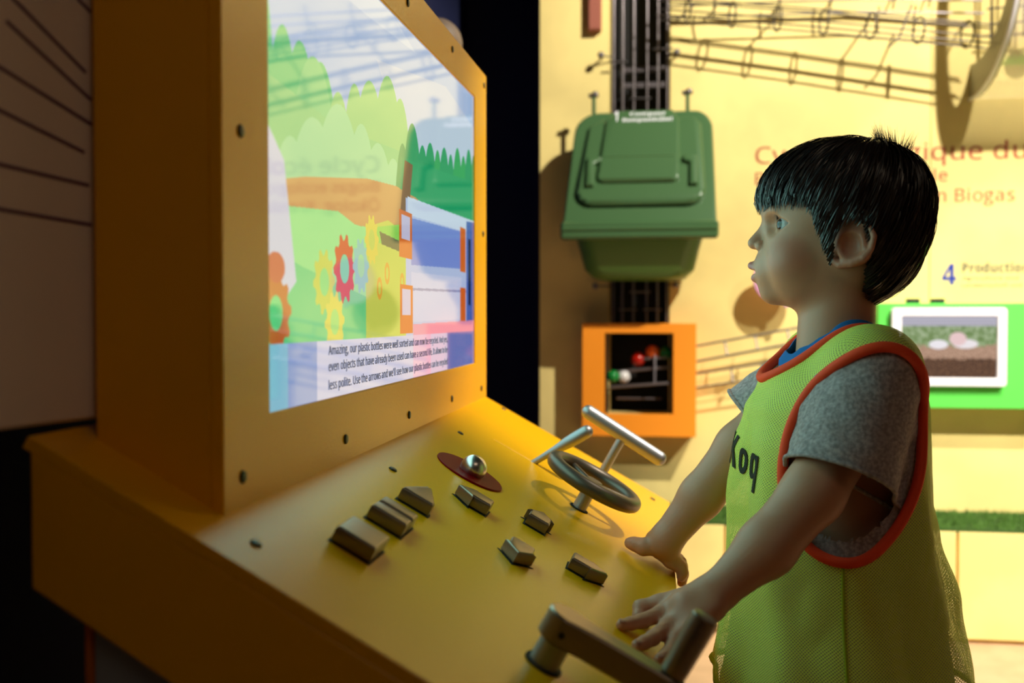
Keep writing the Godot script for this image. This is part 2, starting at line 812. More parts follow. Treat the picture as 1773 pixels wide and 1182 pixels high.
# ------------------------------------------------------------------ setting
func room() -> void:
	var m := MB.new()
	box(m, Vector3(0.6, -0.05, -0.6), Vector3(5.2, 0.1, 6.4))
	struct("floor", m, M["floor vinyl"], "pale tan vinyl floor of the exhibition hall")
	m = MB.new()
	box(m, Vector3(0.6, 3.05, -0.6), Vector3(5.2, 0.1, 6.4))
	struct("ceiling", m, M["ceiling paint"], "dark painted ceiling of the exhibition hall")
	m = MB.new()
	box(m, Vector3(-0.75, 1.5, -0.6), Vector3(0.1, 3.0, 6.4))
	struct("wall_left", m, M["navy paint"], "dark navy painted side wall of the hall")
	m = MB.new()
	box(m, Vector3(3.15, 1.5, -0.6), Vector3(0.1, 3.0, 6.4))
	struct("wall_right", m, M["hall paint"], "dull brown side wall of the hall")
	m = MB.new()
	box(m, Vector3(0.6, 1.5, 2.55), Vector3(5.2, 3.0, 0.1))
	struct("wall_front", m, M["hall paint"], "dull brown end wall of the hall")
	m = MB.new()
	box(m, Vector3(0.6, 1.5, -3.75), Vector3(5.2, 3.0, 0.1))
	struct("wall_rear", m, M["navy paint"], "dark navy painted wall behind the yellow partition")
	# the yellow partition, made of boards, with a slot for the marble lift
	var w := Node3D.new()
	w.name = "wall_back"
	add_child(w)
	base_of[w] = Vector3.ZERO
	w.set_meta("kind", "structure")
	w.set_meta("label", "pale yellow painted partition wall with printed lettering")
	var Z := -3.167
	for r in [[-0.366, -0.145, 0.0, 3.0], [-0.145, 0.044, 0.0, 0.60], [0.044, 0.8205, 0.0, 3.0], [0.8225, 1.95, 0.0, 3.0], [1.952, 3.1, 0.0, 3.0]]:
		m = MB.new()
		box(m, Vector3((r[0] + r[1]) / 2, (r[2] + r[3]) / 2, Z - 0.06), Vector3(r[1] - r[0], r[3] - r[2], 0.12), 0.0006)
		obj("wall_panel", m, M["yellow wall paint"], w)
	# black lining of the lift slot
	m = MB.new()
	box(m, Vector3(-0.05, 1.8, Z - 0.17), Vector3(0.30, 2.4, 0.02))
	obj("slot_lining", m, M["black"], w)
	for t in [
		["Cycle écologique du", 0.305, 1.378, 0.79, 0.053, "rust print"], ["Biogas ecological cycle", 0.305, 1.315, 0.565, 0.037, "rust print"], ["Ökolog. Kreislauf von Biogas", 0.305, 1.252, 0.757, 0.040, "rust print"],
		["4", 0.857, 1.004, 0.042, 0.062, "blue print"], ["Production", 0.915, 1.040, 0.19, 0.028, "grey print"], ["Agriculture and", 0.915, 1.018, 0.16, 0.011, "grey print"], ["Landwirtschaft und", 0.915, 0.997, 0.17, 0.011, "grey print"],
	]:
		var l := letters(t[0], t[3], t[4], t[0] == "4" or t[0] == "Production")
		obj("lettering", l.moved(Transform3D(Basis.IDENTITY, Vector3(t[1], t[2], Z + 0.0004))), M[t[5]], w, 20.0)
	# ceiling lamps: the wall washer and the hall panel
	for q in [["black ceiling spotlight that washes the yellow wall", Vector3(1.2, 2.78, -1.45), Vector3(0.76, 0.55, -3.1)], ["black ceiling spotlight turned to the green display", Vector3(2.0, 2.78, -0.7), Vector3(1.05, 0.22, -2.9)]]:
		var lp: Vector3 = q[1]
		var d: Vector3 = (q[2] - lp).normalized()
		var lamp := thing("spotlight", q[0], "spotlight", lp)
		m = MB.new()
		frame(m, circle(0.055, 24), circle(0.045, 24), -0.16, 0.0, 0.002, Transform3D(Basis.looking_at(-d), lp))
		obj("housing", m, M["lamp housing"], lamp)
		m = MB.new()
		cyl(m, lp - d * 0.05, lp - d * 0.045, 0.044)
		obj("lamp_lens", m, M["lamp lens"], lamp)
		m = MB.new()
		cyl(m, lp - d * 0.12 + Vector3(0, 0.04, 0), Vector3(lp.x, 3.0, lp.z) - Vector3(d.x, 0, d.z) * 0.12, 0.008)
		obj("stem", m, M["lamp housing"], lamp)
	m = MB.new()
	var pl := thing("ceiling_panel", "square ceiling light panel of the hall", "ceiling light", Vector3(1.3, 2.95, 0.9))
	frame(m, rect(1.26, 1.26), rect(1.2, 1.2), 2.94, 3.0, 0.0, Transform3D(Basis(Vector3.RIGHT, Vector3(0, 0, 1), Vector3.UP), Vector3(1.3, 0, 0.9)))
	obj("frame", m, M["lamp housing"], pl)
	m = MB.new()
	box(m, Vector3(1.3, 2.965, 0.9), Vector3(1.19, 0.01, 1.19))
	var dm := pm("lamp diffuser", Color(1, 0.9, 0.8), 0.6)
	dm.emission_enabled = true
	dm.emission = Color(1, 0.90, 0.77)
	dm.emission_energy_multiplier = 0.25
	obj("lamp_diffuser", m, dm, pl)


func bench() -> void:
	var b := thing("bench", "low pale yellow bench with flat door panels along the wall", "bench", Vector3(0.9, 0, -3.03))
	var m := MB.new()
	box(m, Vector3(1.35, 0.155, -3.04), Vector3(3.4, 0.31, 0.25), 0.001)
	obj("carcass", m, M["yellow wall paint"], b)
	var xs := [-0.35, 0.20, 0.8325, 1.48, 2.12, 2.76, 3.05]
	for i in xs.size() - 1:
		m = MB.new()
		var lo := 0.132 if i < 2 else 0.012
		box(m, Vector3((xs[i] + xs[i + 1]) / 2, (lo + 0.310) / 2, -2.906), Vector3(xs[i + 1] - xs[i] - 0.007, 0.310 - lo, 0.018), 0.0015)
		obj("door_panel", m, M["yellow wall paint"], b)
		if i < 2:
			m = MB.new()
			box(m, Vector3((xs[i] + xs[i + 1]) / 2, 0.069, -2.906), Vector3(xs[i + 1] - xs[i] - 0.007, 0.114, 0.018), 0.0015)
			obj("plinth_panel", m, M["yellow wall paint"], b)
	m = MB.new()
	box(m, Vector3(1.35, 0.314, -3.03), Vector3(3.4, 0.008, 0.262))
	obj("turf_mat", m, M["turf mat"], b)
	# the pile of the artificial turf
	m = MB.new()
	for i in 9000:
		var p := Vector3(rng.randf_range(-0.1, 1.75), 0.318, rng.randf_range(-3.158, -2.902))
		var a := rng.randf() * TAU
		var s := Vector3(cos(a), 0, sin(a)) * 0.0022
		var t := p + Vector3(rng.randf_range(-0.006, 0.006), rng.randf_range(0.008, 0.017), rng.randf_range(-0.006, 0.006))
		var v0 := m.vert(p - s)
		var v1 := m.vert(p + s)
		var v2 := m.vert(t)
		m.tri(v0, v1, v2)
	var turf := obj("turf_pile", m, M["turf"], b)
	turf.set_meta("kind", "stuff")
	turf.set_meta("label", "short green artificial grass pile")


# ------------------------------------------------------------------ console
const PT := Vector3(0.874, -0.4859, 0)
const PN := Vector3(0.4859, 0.874, 0)
const P0 := Vector3(-0.292, 0.765, 0)


func pan(u: float, z: float, h := 0.0) -> Vector3:
	return P0 + PT * u + PN * h + Vector3(0, 0, z)


func pan_t(u: float, z: float, h := 0.0, turn := 0.0) -> Transform3D:
	# local x runs down the slope, local y along -z, local z off the panel
	var b := Basis(PT, Vector3(0, 0, -1), PN)
	return Transform3D(b * Basis(Vector3(0, 0, 1), turn), pan(u, z, h))


func dome(m: MB, c: Vector3, n: Vector3, r: float, h: float) -> void:
	lathe(m, [Vector2(0, -0.002), Vector2(r, -0.002), Vector2(r, h * 0.35), Vector2(r * 0.8, h * 0.85), Vector2(r * 0.45, h), Vector2(0, h)], 14, Transform3D(up_to(n), c))


func kiosk() -> void:
	var k := thing("game_console", "yellow game console with upright screen and sloping panel of metal controls", "console", Vector3(-0.19, 0, -1.15))
	var yel: Material = M["yellow powder coat"]
	var m := MB.new()
	# body of the sloping desk: side profile in x and y, drawn out along z
	var side := PackedVector2Array([Vector2(-0.400, 0.8155), Vector2(-0.400, 0.7256), Vector2(0.0257, 0.470), Vector2(0.0257, 0.579)])
	prism(m, side, -1.71, -0.59, 0.002)
	obj("desk_body", m, yel, k)
	# top plate with the slot of the lever
	m = MB.new()
	var T := Transform3D(Basis(PT, Vector3(0, 0, -1), PN), P0)
	frame(m, PackedVector2Array([Vector2(-0.1236, 0.59), Vector2(0.3636, 0.59), Vector2(0.3636, 1.71), Vector2(-0.1236, 1.71)]), PackedVector2Array([Vector2(0.074, 1.3948), Vector2(0.146, 1.3948), Vector2(0.146, 1.3998), Vector2(0.074, 1.3998)]), -0.009, 0.0, 0.0009, T)
	obj("control_plate", m, yel, k, 20.0)
	m = MB.new()
	box(m, pan(0.11, -1.3973, -0.0075), Vector3(0.074, 0.007, 0.003), 0.0, Basis(PT, Vector3(0, 0, -1), PN))
	obj("slot_lining", m, M["black"], k)
	# upright housing and bezel
	m = MB.new()
	var zy := Basis(Vector3(0, 0, -1), Vector3.UP, Vector3(1, 0, 0))  # local x = -z, local y = up, local z = +x
	var outer := PackedVector2Array([Vector2(0.644, 0.755), Vector2(1.715, 0.755), Vector2(1.715, 1.322), Vector2(0.644, 1.285)])
	prism(m, outer, -0.386, -0.3005, 0.0015, Transform3D(Basis(Vector3(0, 0, -1), Vector3.UP, Vector3(1, 0, 0)), Vector3.ZERO))
	obj("screen_housing", m, yel, k)
	m = MB.new()
	var scr := PackedVector2Array([Vector2(0.728, 0.828), Vector2(1.607, 0.828), Vector2(1.607, 1.262), Vector2(0.728, 1.232)])
	frame(m, outer, scr, -0.3005, -0.292, 0.0012, Transform3D(zy, Vector3.ZERO))
	obj("bezel", m, yel, k, 20.0)
	# screen
	m = MB.new()
	var a := m.vert(Vector3(-0.2945, 0.826, -0.726))
	var b := m.vert(Vector3(-0.2945, 0.826, -1.609))
	var c := m.vert(Vector3(-0.2945, 1.264, -1.609))
	var d := m.vert(Vector3(-0.2945, 1.264, -0.726))
	m.quad(a, d, c, b)
	var sm := pm("console screen", Color(0.02, 0.02, 0.025), 0.04)
	sm.emission_enabled = true
	sm.emission = Color.BLACK
	sm.emission_texture = ImageTexture.create_from_image(screen_picture())
	sm.emission_energy_multiplier = 0.72
	sm.metallic_specular = 0.7
	sm.texture_repeat = false
	var so := obj("screen", m, sm, k, 180.0, PackedVector2Array([Vector2(0, 1), Vector2(1, 1), Vector2(1, 0), Vector2(0, 0)]))
	so.set_meta("label", "glowing screen with a cartoon of green hills, gears and a lorry")
	var lines := [["Amazing, our plastic bottles were well sorted and can now be recycled. And yes,", 0.090], ["even objects that have already been used can have a second life. It allows to be", 0.056], ["less polite. Use the arrows and we'll see how our plastic bottles can be recycled", 0.017]]
	for l in lines:
		var t := letters(l[0], 0.523, 0.0085, false, 0.0002)
		var tx := Transform3D(Basis(Vector3(0, 0, -1), Vector3.UP, Vector3(1, 0, 0)), Vector3(-0.2942, 0.828 + 0.434 * l[1], -0.728 - 0.879 * 0.165))
		obj("caption", t.moved(tx), M["grey ink"] if M.has("grey ink") else pm("grey ink", Color(0.16, 0.16, 0.24), 0.6), so, 20.0)
	# bolts
	for q in [[0.6751, 1.0334], [0.6755, 0.7873], [0.9143, 0.7857], [1.1616, 0.7854], [1.4148, 0.7847], [1.6616, 0.7829], [1.6797, 1.0454], [1.690, 1.300], [1.4223, 1.2900], [1.16, 1.275]]:
		m = MB.new()
		dome(m, Vector3(-0.292, q[1], -q[0]), Vector3.RIGHT, 0.0048, 0.0022)
		obj("bolt", m, M["black bolt"], k)
	for q in [Vector2(0.0347, -0.9741), Vector2(0.0379, -1.3118), Vector2(0.0397, -1.6873), Vector2(0.3303, -1.6451), Vector2(0.0319, -0.6318)]:
		m = MB.new()
		dome(m, pan(q.x, q.y), PN, 0.0045, 0.002)
		obj("bolt", m, M["black bolt"], k)
	# pedestal
	m = MB.new()
	prism(m, PackedVector2Array([Vector2(-0.362, 0), Vector2(-0.06, 0), Vector2(-0.06, 0.527), Vector2(-0.362, 0.7085)]), -1.66, -0.60, 0.001)
	obj("pedestal", m, M["pedestal grey"], k)
	m = MB.new()
	prism(m, PackedVector2Array([Vector2(-0.367, 0), Vector2(-0.3625, 0), Vector2(-0.3625, 0.7085), Vector2(-0.367, 0.711)]), -1.66, -0.598)
	obj("edge_strip", m, M["orange edge"], k)
	controls(k)


func arrow_poly() -> PackedVector2Array:
	# points to -x
	return PackedVector2Array([Vector2(-0.021, 0), Vector2(-0.001, -0.0165), Vector2(-0.001, -0.0125), Vector2(0.019, -0.0125), Vector2(0.019, 0.0125), Vector2(-0.001, 0.0125), Vector2(-0.001, 0.0165)])


func key(k: Node3D, called: String, label: String, polys: Array, t: Transform3D) -> void:
	var o := hub(called, k)
	o.set_meta("label", label)
	var m := MB.new()
	for p in polys:
		m = MB.new()
		prism(m, p, 0.0002, 0.0135, 0.0018, t)
		obj("key_cap", m, M["nickel button"], o, 50.0)
	var g := MB.new()
	for p in polys:
		prism(g, inset(ccw(p), -0.0014), -0.001, 0.0006, 0.0, t)
	obj("gasket", g, M["black"], o)


func controls(k: Node3D) -> void:
	var steel: Material = M["satin steel"]
	var m: MB
	key(k, "push_button", "square stop button of satin nickel", [rect(0.034, 0.040)], pan_t(0.0775, -0.729))
	key(k, "push_button", "pause button of two satin nickel bars", [rect(0.034, 0.0185, 0, -0.0115), rect(0.034, 0.0185, 0, 0.0115)], pan_t(0.0785, -0.818))
	key(k, "push_button", "triangular play button of satin nickel", [PackedVector2Array([Vector2(-0.0165, -0.020), Vector2(0.0165, -0.020), Vector2(0.0165, -0.013), Vector2(0.0035, 0.026), Vector2(-0.0035, 0.026), Vector2(-0.0165, -0.013)])], pan_t(0.0805, -0.911))
	key(k, "push_button", "arrow button pointing to the screen", [arrow_poly()], pan_t(0.1185, -1.012))
	key(k, "push_button", "arrow button pointing to the boy", [arrow_poly()], pan_t(0.2535, -0.999, 0.0, PI))
	key(k, "push_button", "arrow button pointing to the yellow wall", [arrow_poly()], pan_t(0.187, -1.076, 0.0, -PI / 2))
	key(k, "push_button", "arrow button pointing to the crank", [arrow_poly()], pan_t(0.1855, -0.923, 0.0, PI / 2))
	# trackball on its red disc
	var tb := hub("trackball", k)
	m = MB.new()
	prism(m, circle(0.0425, 48), -0.001, 0.0022, 0.0006, pan_t(0.0895, -1.137))
	obj("red_disc", m, M["red plate"], tb)
	m = MB.new()
	ball(m, pan(0.0915, -1.134, 0.0075), 0.0158, 32)
	obj("steel_ball", m, M["polished ball"], tb, 180.0)
	# lever in its slot
	m = MB.new()
	var e0 := pan(0.1365, -1.3973, -0.006)
	var dir := (Vector3(0.083, 0.050, 0)).normalized()
	var prof := [Vector2(0, 0), Vector2(0.0042, 0), Vector2(0.0046, 0.02), Vector2(0.0062, 0.045), Vector2(0.0085, 0.062), Vector2(0.0092, 0.075), Vector2(0.0092, 0.094)]
	for i in 6:
		var t := PI / 2 * (i + 1) / 6.0
		prof.append(Vector2(0.0092 * cos(t) if i < 5 else 0.0, 0.094 + 0.0092 * sin(t)))
	lathe(m, prof, 24, Transform3D(up_to(dir), e0))
	obj("lever", m, steel, k, 50.0)
	# T handle
	var th := hub("handle", k)
	th.set_meta("label", "T shaped satin steel pull handle")
	var b0 := pan(0.2322, -1.452)
	m = MB.new()
	cyl(m, b0 - PN * 0.004, b0 + PN * 0.088, 0.0068, 24)
	obj("post", m, steel, th, 50.0)
	m = MB.new()
	var bd := Vector3(0.842, -0.539, 0)
	var bc := b0 + PN * 0.091
	rod(m, bc - bd * 0.071, bc + bd * 0.071, 0.0105, 0.0105, 28)
	obj("crossbar", m, steel, th, 50.0)
	# steering wheel
	var sw := hub("steering_wheel", k)
	var w0 := pan(0.2234, -1.2758)
	m = MB.new()
	cyl(m, w0 - PN * 0.003, w0 + PN * 0.036, 0.0092, 24)
	obj("post", m, steel, sw, 50.0)
	m = MB.new()
	lathe(m, [Vector2(0, 0), Vector2(0.0128, 0), Vector2(0.0128, 0.0012), Vector2(0, 0.0012)], 24, Transform3D(up_to(PN), w0))
	obj("seal_ring", m, M["black"], sw)
	m = MB.new()
	lathe(m, [Vector2(0, 0.024), Vector2(0.0118, 0.024), Vector2(0.0128, 0.0252), Vector2(0.0128, 0.040), Vector2(0.0105, 0.0425), Vector2(0, 0.0425)], 24, Transform3D(up_to(PN), w0))
	obj("collar", m, M["wheel metal"], sw)
	m = MB.new()
	tube(m, ring_pts(w0 + PN * 0.0405, PT * 0.0575, Vector3(0, 0, -0.0575), 64), 0.0098, 18, true)
	obj("rim", m, M["wheel metal"], sw, 180.0)
	for i in 3:
		var an := TAU * i / 3.0 + 0.2
		var dd := PT * cos(an) + Vector3(0, 0, -1) * sin(an)
		m = MB.new()
		cyl(m, w0 + PN * 0.036 + dd * 0.008, w0 + PN * 0.039 + dd * 0.054, 0.0050, 12)
		obj("spoke", m, M["wheel metal"], sw, 50.0)
	for i in 2:
		m = MB.new()
		var dd := PT * cos(1.2 + i * 1.5) + Vector3(0, 0, 1) * sin(1.2 + i * 1.5)
		cyl(m, w0 + PN * 0.031 + dd * 0.0115, w0 + PN * 0.031 + dd * 0.0134, 0.0018, 10)
		obj("set_screw", m, M["black bolt"], sw)
	# crank
	var cr := hub("crank", k)
	var c0 := pan(0.2419, -0.719)
	m = MB.new()
	cyl(m, c0 - PN * 0.003, c0 + PN * 0.034, 0.0118, 28)
	obj("post", m, steel, cr, 50.0)
	m = MB.new()
	lathe(m, [Vector2(0, 0), Vector2(0.0150, 0), Vector2(0.0150, 0.0014), Vector2(0, 0.0014)], 28, Transform3D(up_to(PN), c0))
	obj("seal_ring", m, M["black"], cr)
	m = MB.new()
	var arm := PackedVector2Array()
	for i in 13:
		var an := PI / 2 + PI * i / 12.0
		arm.append(Vector2(cos(an), sin(an)) * 0.0165)
	arm.append_array(PackedVector2Array([Vector2(0.02, -0.0120), Vector2(0.083, -0.0105)]))
	for i in 7:
		var an := -PI / 2 + PI * i / 6.0
		arm.append(Vector2(0.085, 0) + Vector2(cos(an), sin(an)) * 0.0102)
	arm.append_array(PackedVector2Array([Vector2(0.083, 0.0105), Vector2(0.02, 0.0120)]))
	prism(m, arm, 0.021, 0.0425, 0.0018, pan_t(0.2419, -0.719))
	obj("arm", m, M["nickel button"], cr, 40.0)
	m = MB.new()
	var sd := c0 + PN * 0.031 + Vector3(0, 0, 0.0160)
	cyl(m, sd, sd + Vector3(0, 0, 0.0012), 0.0026, 12)
	obj("set_screw", m, M["black bolt"], cr)
	m = MB.new()
	var h0 := pan(0.2419 + 0.083, -0.719, 0.0425)
	cyl(m, h0 + PN * 0.001, h0 + PN * 0.050, 0.0098, 28, 0.0016, 0.0106)
	obj("grip", m, M["nickel button"], cr, 50.0)


# ------------------------------------------------------------------ the picture on the screen
func px_poly(im: Image, pts: Array, col: Color) -> void:
	var w := im.get_width()
	var h := im.get_height()
	var p := []
	var lo := 1e9
	var hi := -1e9
	for q in pts:
		var s := Vector2(q[0] * w, (1.0 - q[1]) * h)
		p.append(s)
		lo = minf(lo, s.y)
		hi = maxf(hi, s.y)
	for y in range(maxi(0, int(lo)), mini(h, int(ceil(hi)))):
		var xs := []
		for i in p.size():
			var a: Vector2 = p[i]
			var b: Vector2 = p[(i + 1) % p.size()]
			if (a.y <= y + 0.5) != (b.y <= y + 0.5):
				xs.append(a.x + (y + 0.5 - a.y) / (b.y - a.y) * (b.x - a.x))
		xs.sort()
		for i in range(0, xs.size() - 1, 2):
			var x0 := clampi(int(round(xs[i])), 0, w)
			var x1 := clampi(int(round(xs[i + 1])), 0, w)
			if x1 > x0:
				im.fill_rect(Rect2i(x0, y, x1 - x0, 1), col)


func px_ellipse(im: Image, cx: float, cy: float, rx: float, ry: float, col: Color) -> void:
	var pts := []
	for i in 40:
		pts.append([cx + rx * cos(TAU * i / 40), cy + ry * sin(TAU * i / 40)])
	px_poly(im, pts, col)


func px_gear(im: Image, cx: float, cy: float, r: float, col: Color, hole: Color) -> void:
	# r as a share of the width; the picture is about twice as wide as high
	var pts := []
	for i in 40:
		var k := r * (1.0 if i % 4 < 2 else 0.80)
		pts.append([cx + k * cos(TAU * i / 40), cy + k * 2.02 * sin(TAU * i / 40)])
	px_poly(im, pts, col)
	px_ellipse(im, cx, cy, r * 0.42, r * 0.84, hole)


func px_hump(im: Image, cx: float, top: float, hw: float, base: float, col: Color) -> void:
	hw *= 1.35
	var pts := [[cx - hw, base]]
	for i in 21:
		var t := -1.0 + i / 10.0
		pts.append([cx + hw * t, base + (top - base) * pow(maxf(0.0, 1.0 - t * t), 0.5)])
	pts.append([cx + hw, base])
	px_poly(im, pts, col)


func screen_picture() -> Image:
	var im := Image.create(1056, 522, false, Image.FORMAT_RGB8)
	im.fill(c8(176, 203, 240))
	px_poly(im, [[0, 0.98], [0.25, 1.0], [0.55, 0.92], [0.30, 0.88], [0, 0.85]], c8(196, 217, 245))
	px_poly(im, [[0.35, 0.80], [0.75, 0.92], [1, 0.88], [1, 0.70], [0.5, 0.6]], c8(200, 216, 240))
	# hills
	for q in [[-0.01, 0.78, 0.03], [0.045, 0.705, 0.035], [0.09, 0.70, 0.04], [0.15, 0.69, 0.045]]:
		px_hump(im, q[0], q[1], q[2], 0.35, c8(84, 206, 136))
	px_hump(im, 0.13, 0.69, 0.055, 0.35, c8(122, 214, 146))
	for q in [[0.205, 0.655, 0.04], [0.263, 0.70, 0.04], [0.325, 0.735, 0.06], [0.405, 0.785, 0.065], [0.465, 0.755, 0.05]]:
		px_hump(im, q[0], q[1], q[2], 0.35, c8(146, 216, 140))
	px_poly(im, [[0, 0.60], [0.20, 0.58], [0.5, 0.62], [0.5, 0.3], [0, 0.3]], c8(128, 212, 142))
	for q in [[0.01, 0.50, 0.035], [0.065, 0.51, 0.04], [0.13, 0.57, 0.06], [0.21, 0.63, 0.07], [0.29, 0.62, 0.05], [0.36, 0.60, 0.06], [0.43, 0.585, 0.05]]:
		px_hump(im, q[0], q[1], q[2], 0.30, c8(156, 226, 168))
	for q in [[0.475, 0.64, 0.035], [0.53, 0.715, 0.05], [0.59, 0.675, 0.04], [0.64, 0.70, 0.045], [0.69, 0.695, 0.035], [0.74, 0.72, 0.045], [0.79, 0.715, 0.035], [0.847, 0.755, 0.045], [0.90, 0.745, 0.04], [0.95, 0.785, 0.045], [1.0, 0.78, 0.04]]:
		px_hump(im, q[0], q[1], q[2], 0.30, c8(8, 162, 104) if int(q[0] * 100) % 3 else c8(30, 172, 96))
	px_poly(im, [[0.46, 0.60], [1, 0.68], [1, 0.3], [0.46, 0.3]], c8(20, 168, 108))
	# path, meadow, field
	px_poly(im, [[0, 0.41], [0.10, 0.445], [0.31, 0.50], [0.44, 0.517], [0.56, 0.512], [0.56, 0.40], [0.30, 0.36], [0.1, 0.37], [0, 0.35]], c8(206, 156, 98))
	px_poly(im, [[0, 0.37], [0.12, 0.388], [0.20, 0.40], [0.26, 0.383], [0.31, 0.385], [0.31, 0.12], [0, 0.12]], c8(136, 234, 150))
	px_poly(im, [[0.0, 0.30], [0.09, 0.27], [0.31, 0.22], [0.31, 0.12], [0, 0.12]], c8(70, 214, 140))
	px_poly(im, [[0.302, 0.385], [0.40, 0.42], [0.50, 0.40], [0.50, 0.12], [0.302, 0.12]], c8(198, 216, 92))
	px_poly(im, [[0.34, 0.392], [0.50, 0.43], [0.50, 0.37], [0.35, 0.355]], c8(140, 220, 92))
	px_poly(im, [[0.36, 0.385], [0.50, 0.372], [0.50, 0.345], [0.37, 0.355]], c8(70, 92, 70))
	px_poly(im, [[0.485, 0.60], [0.53, 0.60], [0.50, 0.42], [0.455, 0.42]], c8(130, 82, 62))
	px_poly(im, [[0, 0.52], [0.045, 0.46], [0.075, 0.24], [0.04, 0.20], [0, 0.3]], c8(206, 214, 236))
	# gears
	px_gear(im, 0.024, 0.18, 0.038, c8(196, 96, 50), c8(90, 220, 140))
	px_ellipse(im, 0.024, 0.262, 0.022, 0.028, c8(196, 70, 66))
	px_gear(im, 0.155, 0.245, 0.034, c8(196, 214, 88), c8(110, 226, 136))
	px_gear(im, 0.222, 0.279, 0.038, c8(206, 40, 34), c8(70, 214, 170))
	px_gear(im, 0.283, 0.292, 0.032, c8(120, 206, 196), c8(140, 226, 160))
	px_gear(im, 0.327, 0.359, 0.030, c8(224, 214, 82), c8(190, 214, 92))
	px_gear(im, 0.188, 0.163, 0.033, c8(220, 220, 92), c8(150, 230, 128))
	for q in [[0.395, 0.285], [0.36, 0.245], [0.47, 0.265]]:
		px_ellipse(im, q[0], q[1], 0.012, 0.028, c8(226, 170, 62))
		px_ellipse(im, q[0], q[1], 0.006, 0.016, c8(198, 216, 92))
	# lorry
	px_poly(im, [[0.49, 0.50], [1, 0.53], [1, 0.12], [0.49, 0.12]], c8(186, 202, 242))
	px_poly(im, [[0.50, 0.505], [1, 0.535], [1, 0.485], [0.50, 0.455]], c8(214, 230, 252))
	px_poly(im, [[0.52, 0.45], [0.88, 0.475], [0.88, 0.345], [0.52, 0.32]], c8(120, 146, 226))
	px_poly(im, [[0.52, 0.30], [0.88, 0.315], [0.88, 0.17], [0.52, 0.16]], c8(206, 214, 246))
	px_poly(im, [[0.49, 0.255], [1, 0.275], [1, 0.268], [0.49, 0.248]], c8(140, 150, 200))
	for q in [[0.455, 0.525, 0.335, 0.462], [0.458, 0.528, 0.13, 0.262], [0.868, 0.918, 0.335, 0.49], [0.868, 0.918, 0.135, 0.28]]:
		px_poly(im, [[q[0], q[2]], [q[1], q[2]], [q[1], q[3]], [q[0], q[3]]], c8(222, 104, 40))
		if q[0] < 0.6:
			px_poly(im, [[q[0] + 0.012, q[2] + 0.05], [q[1] - 0.012, q[2] + 0.05], [q[1] - 0.012, q[3] - 0.012], [q[0] + 0.012, q[3] - 0.012]], c8(206, 200, 232))
	px_poly(im, [[0.925, 0.13], [1, 0.13], [1, 0.53], [0.925, 0.52]], c8(76, 106, 190))
	px_poly(im, [[0.945, 0.22], [0.965, 0.22], [0.965, 0.46], [0.945, 0.46]], c8(20, 26, 50))
	px_poly(im, [[0.53, 0.125], [1, 0.125], [1, 0.165], [0.53, 0.155]], c8(236, 150, 186))
	# caption band
	px_poly(im, [[0, 0], [1, 0], [1, 0.125], [0, 0.125]], c8(206, 212, 246))
	px_poly(im, [[0, 0], [0.052, 0], [0.052, 0.125], [0, 0.125]], c8(140, 206, 232))
	px_poly(im, [[0.052, 0], [0.132, 0], [0.132, 0.125], [0.052, 0.125]], c8(132, 164, 226))
	px_poly(im, [[0.53, 0], [0.64, 0], [0.64, 0.125], [0.53, 0.125]], c8(228, 190, 230))
	px_poly(im, [[0.76, 0], [1, 0], [1, 0.125], [0.76, 0.125]], c8(120, 130, 200))
	return im


func info_board() -> void:
	var o := Vector3(-0.3895, 0, -0.655)
	var an := deg_to_rad(12.7)
	var d := Vector3(-sin(an), 0, cos(an))
	var n := Vector3(cos(an), 0, sin(an))
	var t := thing("display_board", "grey display board with thin purple rays beside the console", "board", o + Vector3(0, 0.822, 0))
	var m := MB.new()
	box(m, o + d * 0.55 - n * 0.02 + Vector3(0, 1.564, 0), Vector3(1.1, 1.468, 0.04), 0.002, Basis(d, Vector3.UP, d.cross(Vector3.UP)))
	obj("panel", m, M["board grey"], t)
	for q in [[0.069, 1.103, 0.010, 1.071, 9.0], [0.076, 1.088, 0.005, 1.053, 1.0], [0.082, 1.058, 0.005, 1.036, 5.0], [0.082, 1.031, 0.012, 1.0155, 5.0], [0.082, 0.997, 0.008, 0.9932, 5.0], [0.083, 0.969, 0.006, 0.966, 5.0], [0.06, 1.142, 0.005, 1.114, 4.0]]:
		var a: Vector3 = o + d * q[2] + Vector3(0, q[3], 0)
		var b: Vector3 = o + d * q[0] + Vector3(0, q[1], 0)
		b = a + (b - a) * q[4]
		var dir: Vector3 = (b - a).normalized()
		m = MB.new()
		box(m, (a + b) / 2 + n * 0.0003, Vector3((b - a).length(), 0.0023, 0.0006), 0.0, Basis(dir, n.cross(dir), n))
		obj("printed_ray", m, M["purple print"], t)
	# hangers that carry the board from the ceiling
	for s in [0.15, 0.95]:
		m = MB.new()
		var p: Vector3 = o + d * s - n * 0.02
		cyl(m, p + Vector3(0, 2.29, 0), p + Vector3(0, 3.0, 0), 0.004, 8)
		obj("hanger_wire", m, M["dark wire"], t)
	# rounded thing that shows over the console's top
	var r := thing("dome_lamp", "beige round dome lamp, unlit, on a wall arm behind the console", "lamp", Vector3(-0.442, 1.448, -2.0))
	m = MB.new()
	var pr := [Vector2(0, 0)]
	for i in 9:
		var q := PI / 2 * i / 8.0
		pr.append(Vector2(0.052 * cos(q) if i < 8 else 0.0, 0.012 + 0.052 * sin(q)))
	pr.insert(1, Vector2(0.05, 0))
	lathe(m, pr, 28, Transform3D(Basis.IDENTITY, Vector3(-0.442, 1.448, -2.0)))
	obj("shade", m, M["beige dome"], r, 50.0)
	m = MB.new()
	cyl(m, Vector3(-0.699, 1.455, -2.0), Vector3(-0.46, 1.455, -2.0), 0.006, 10)
	obj("wall_arm", m, M["black"], r)


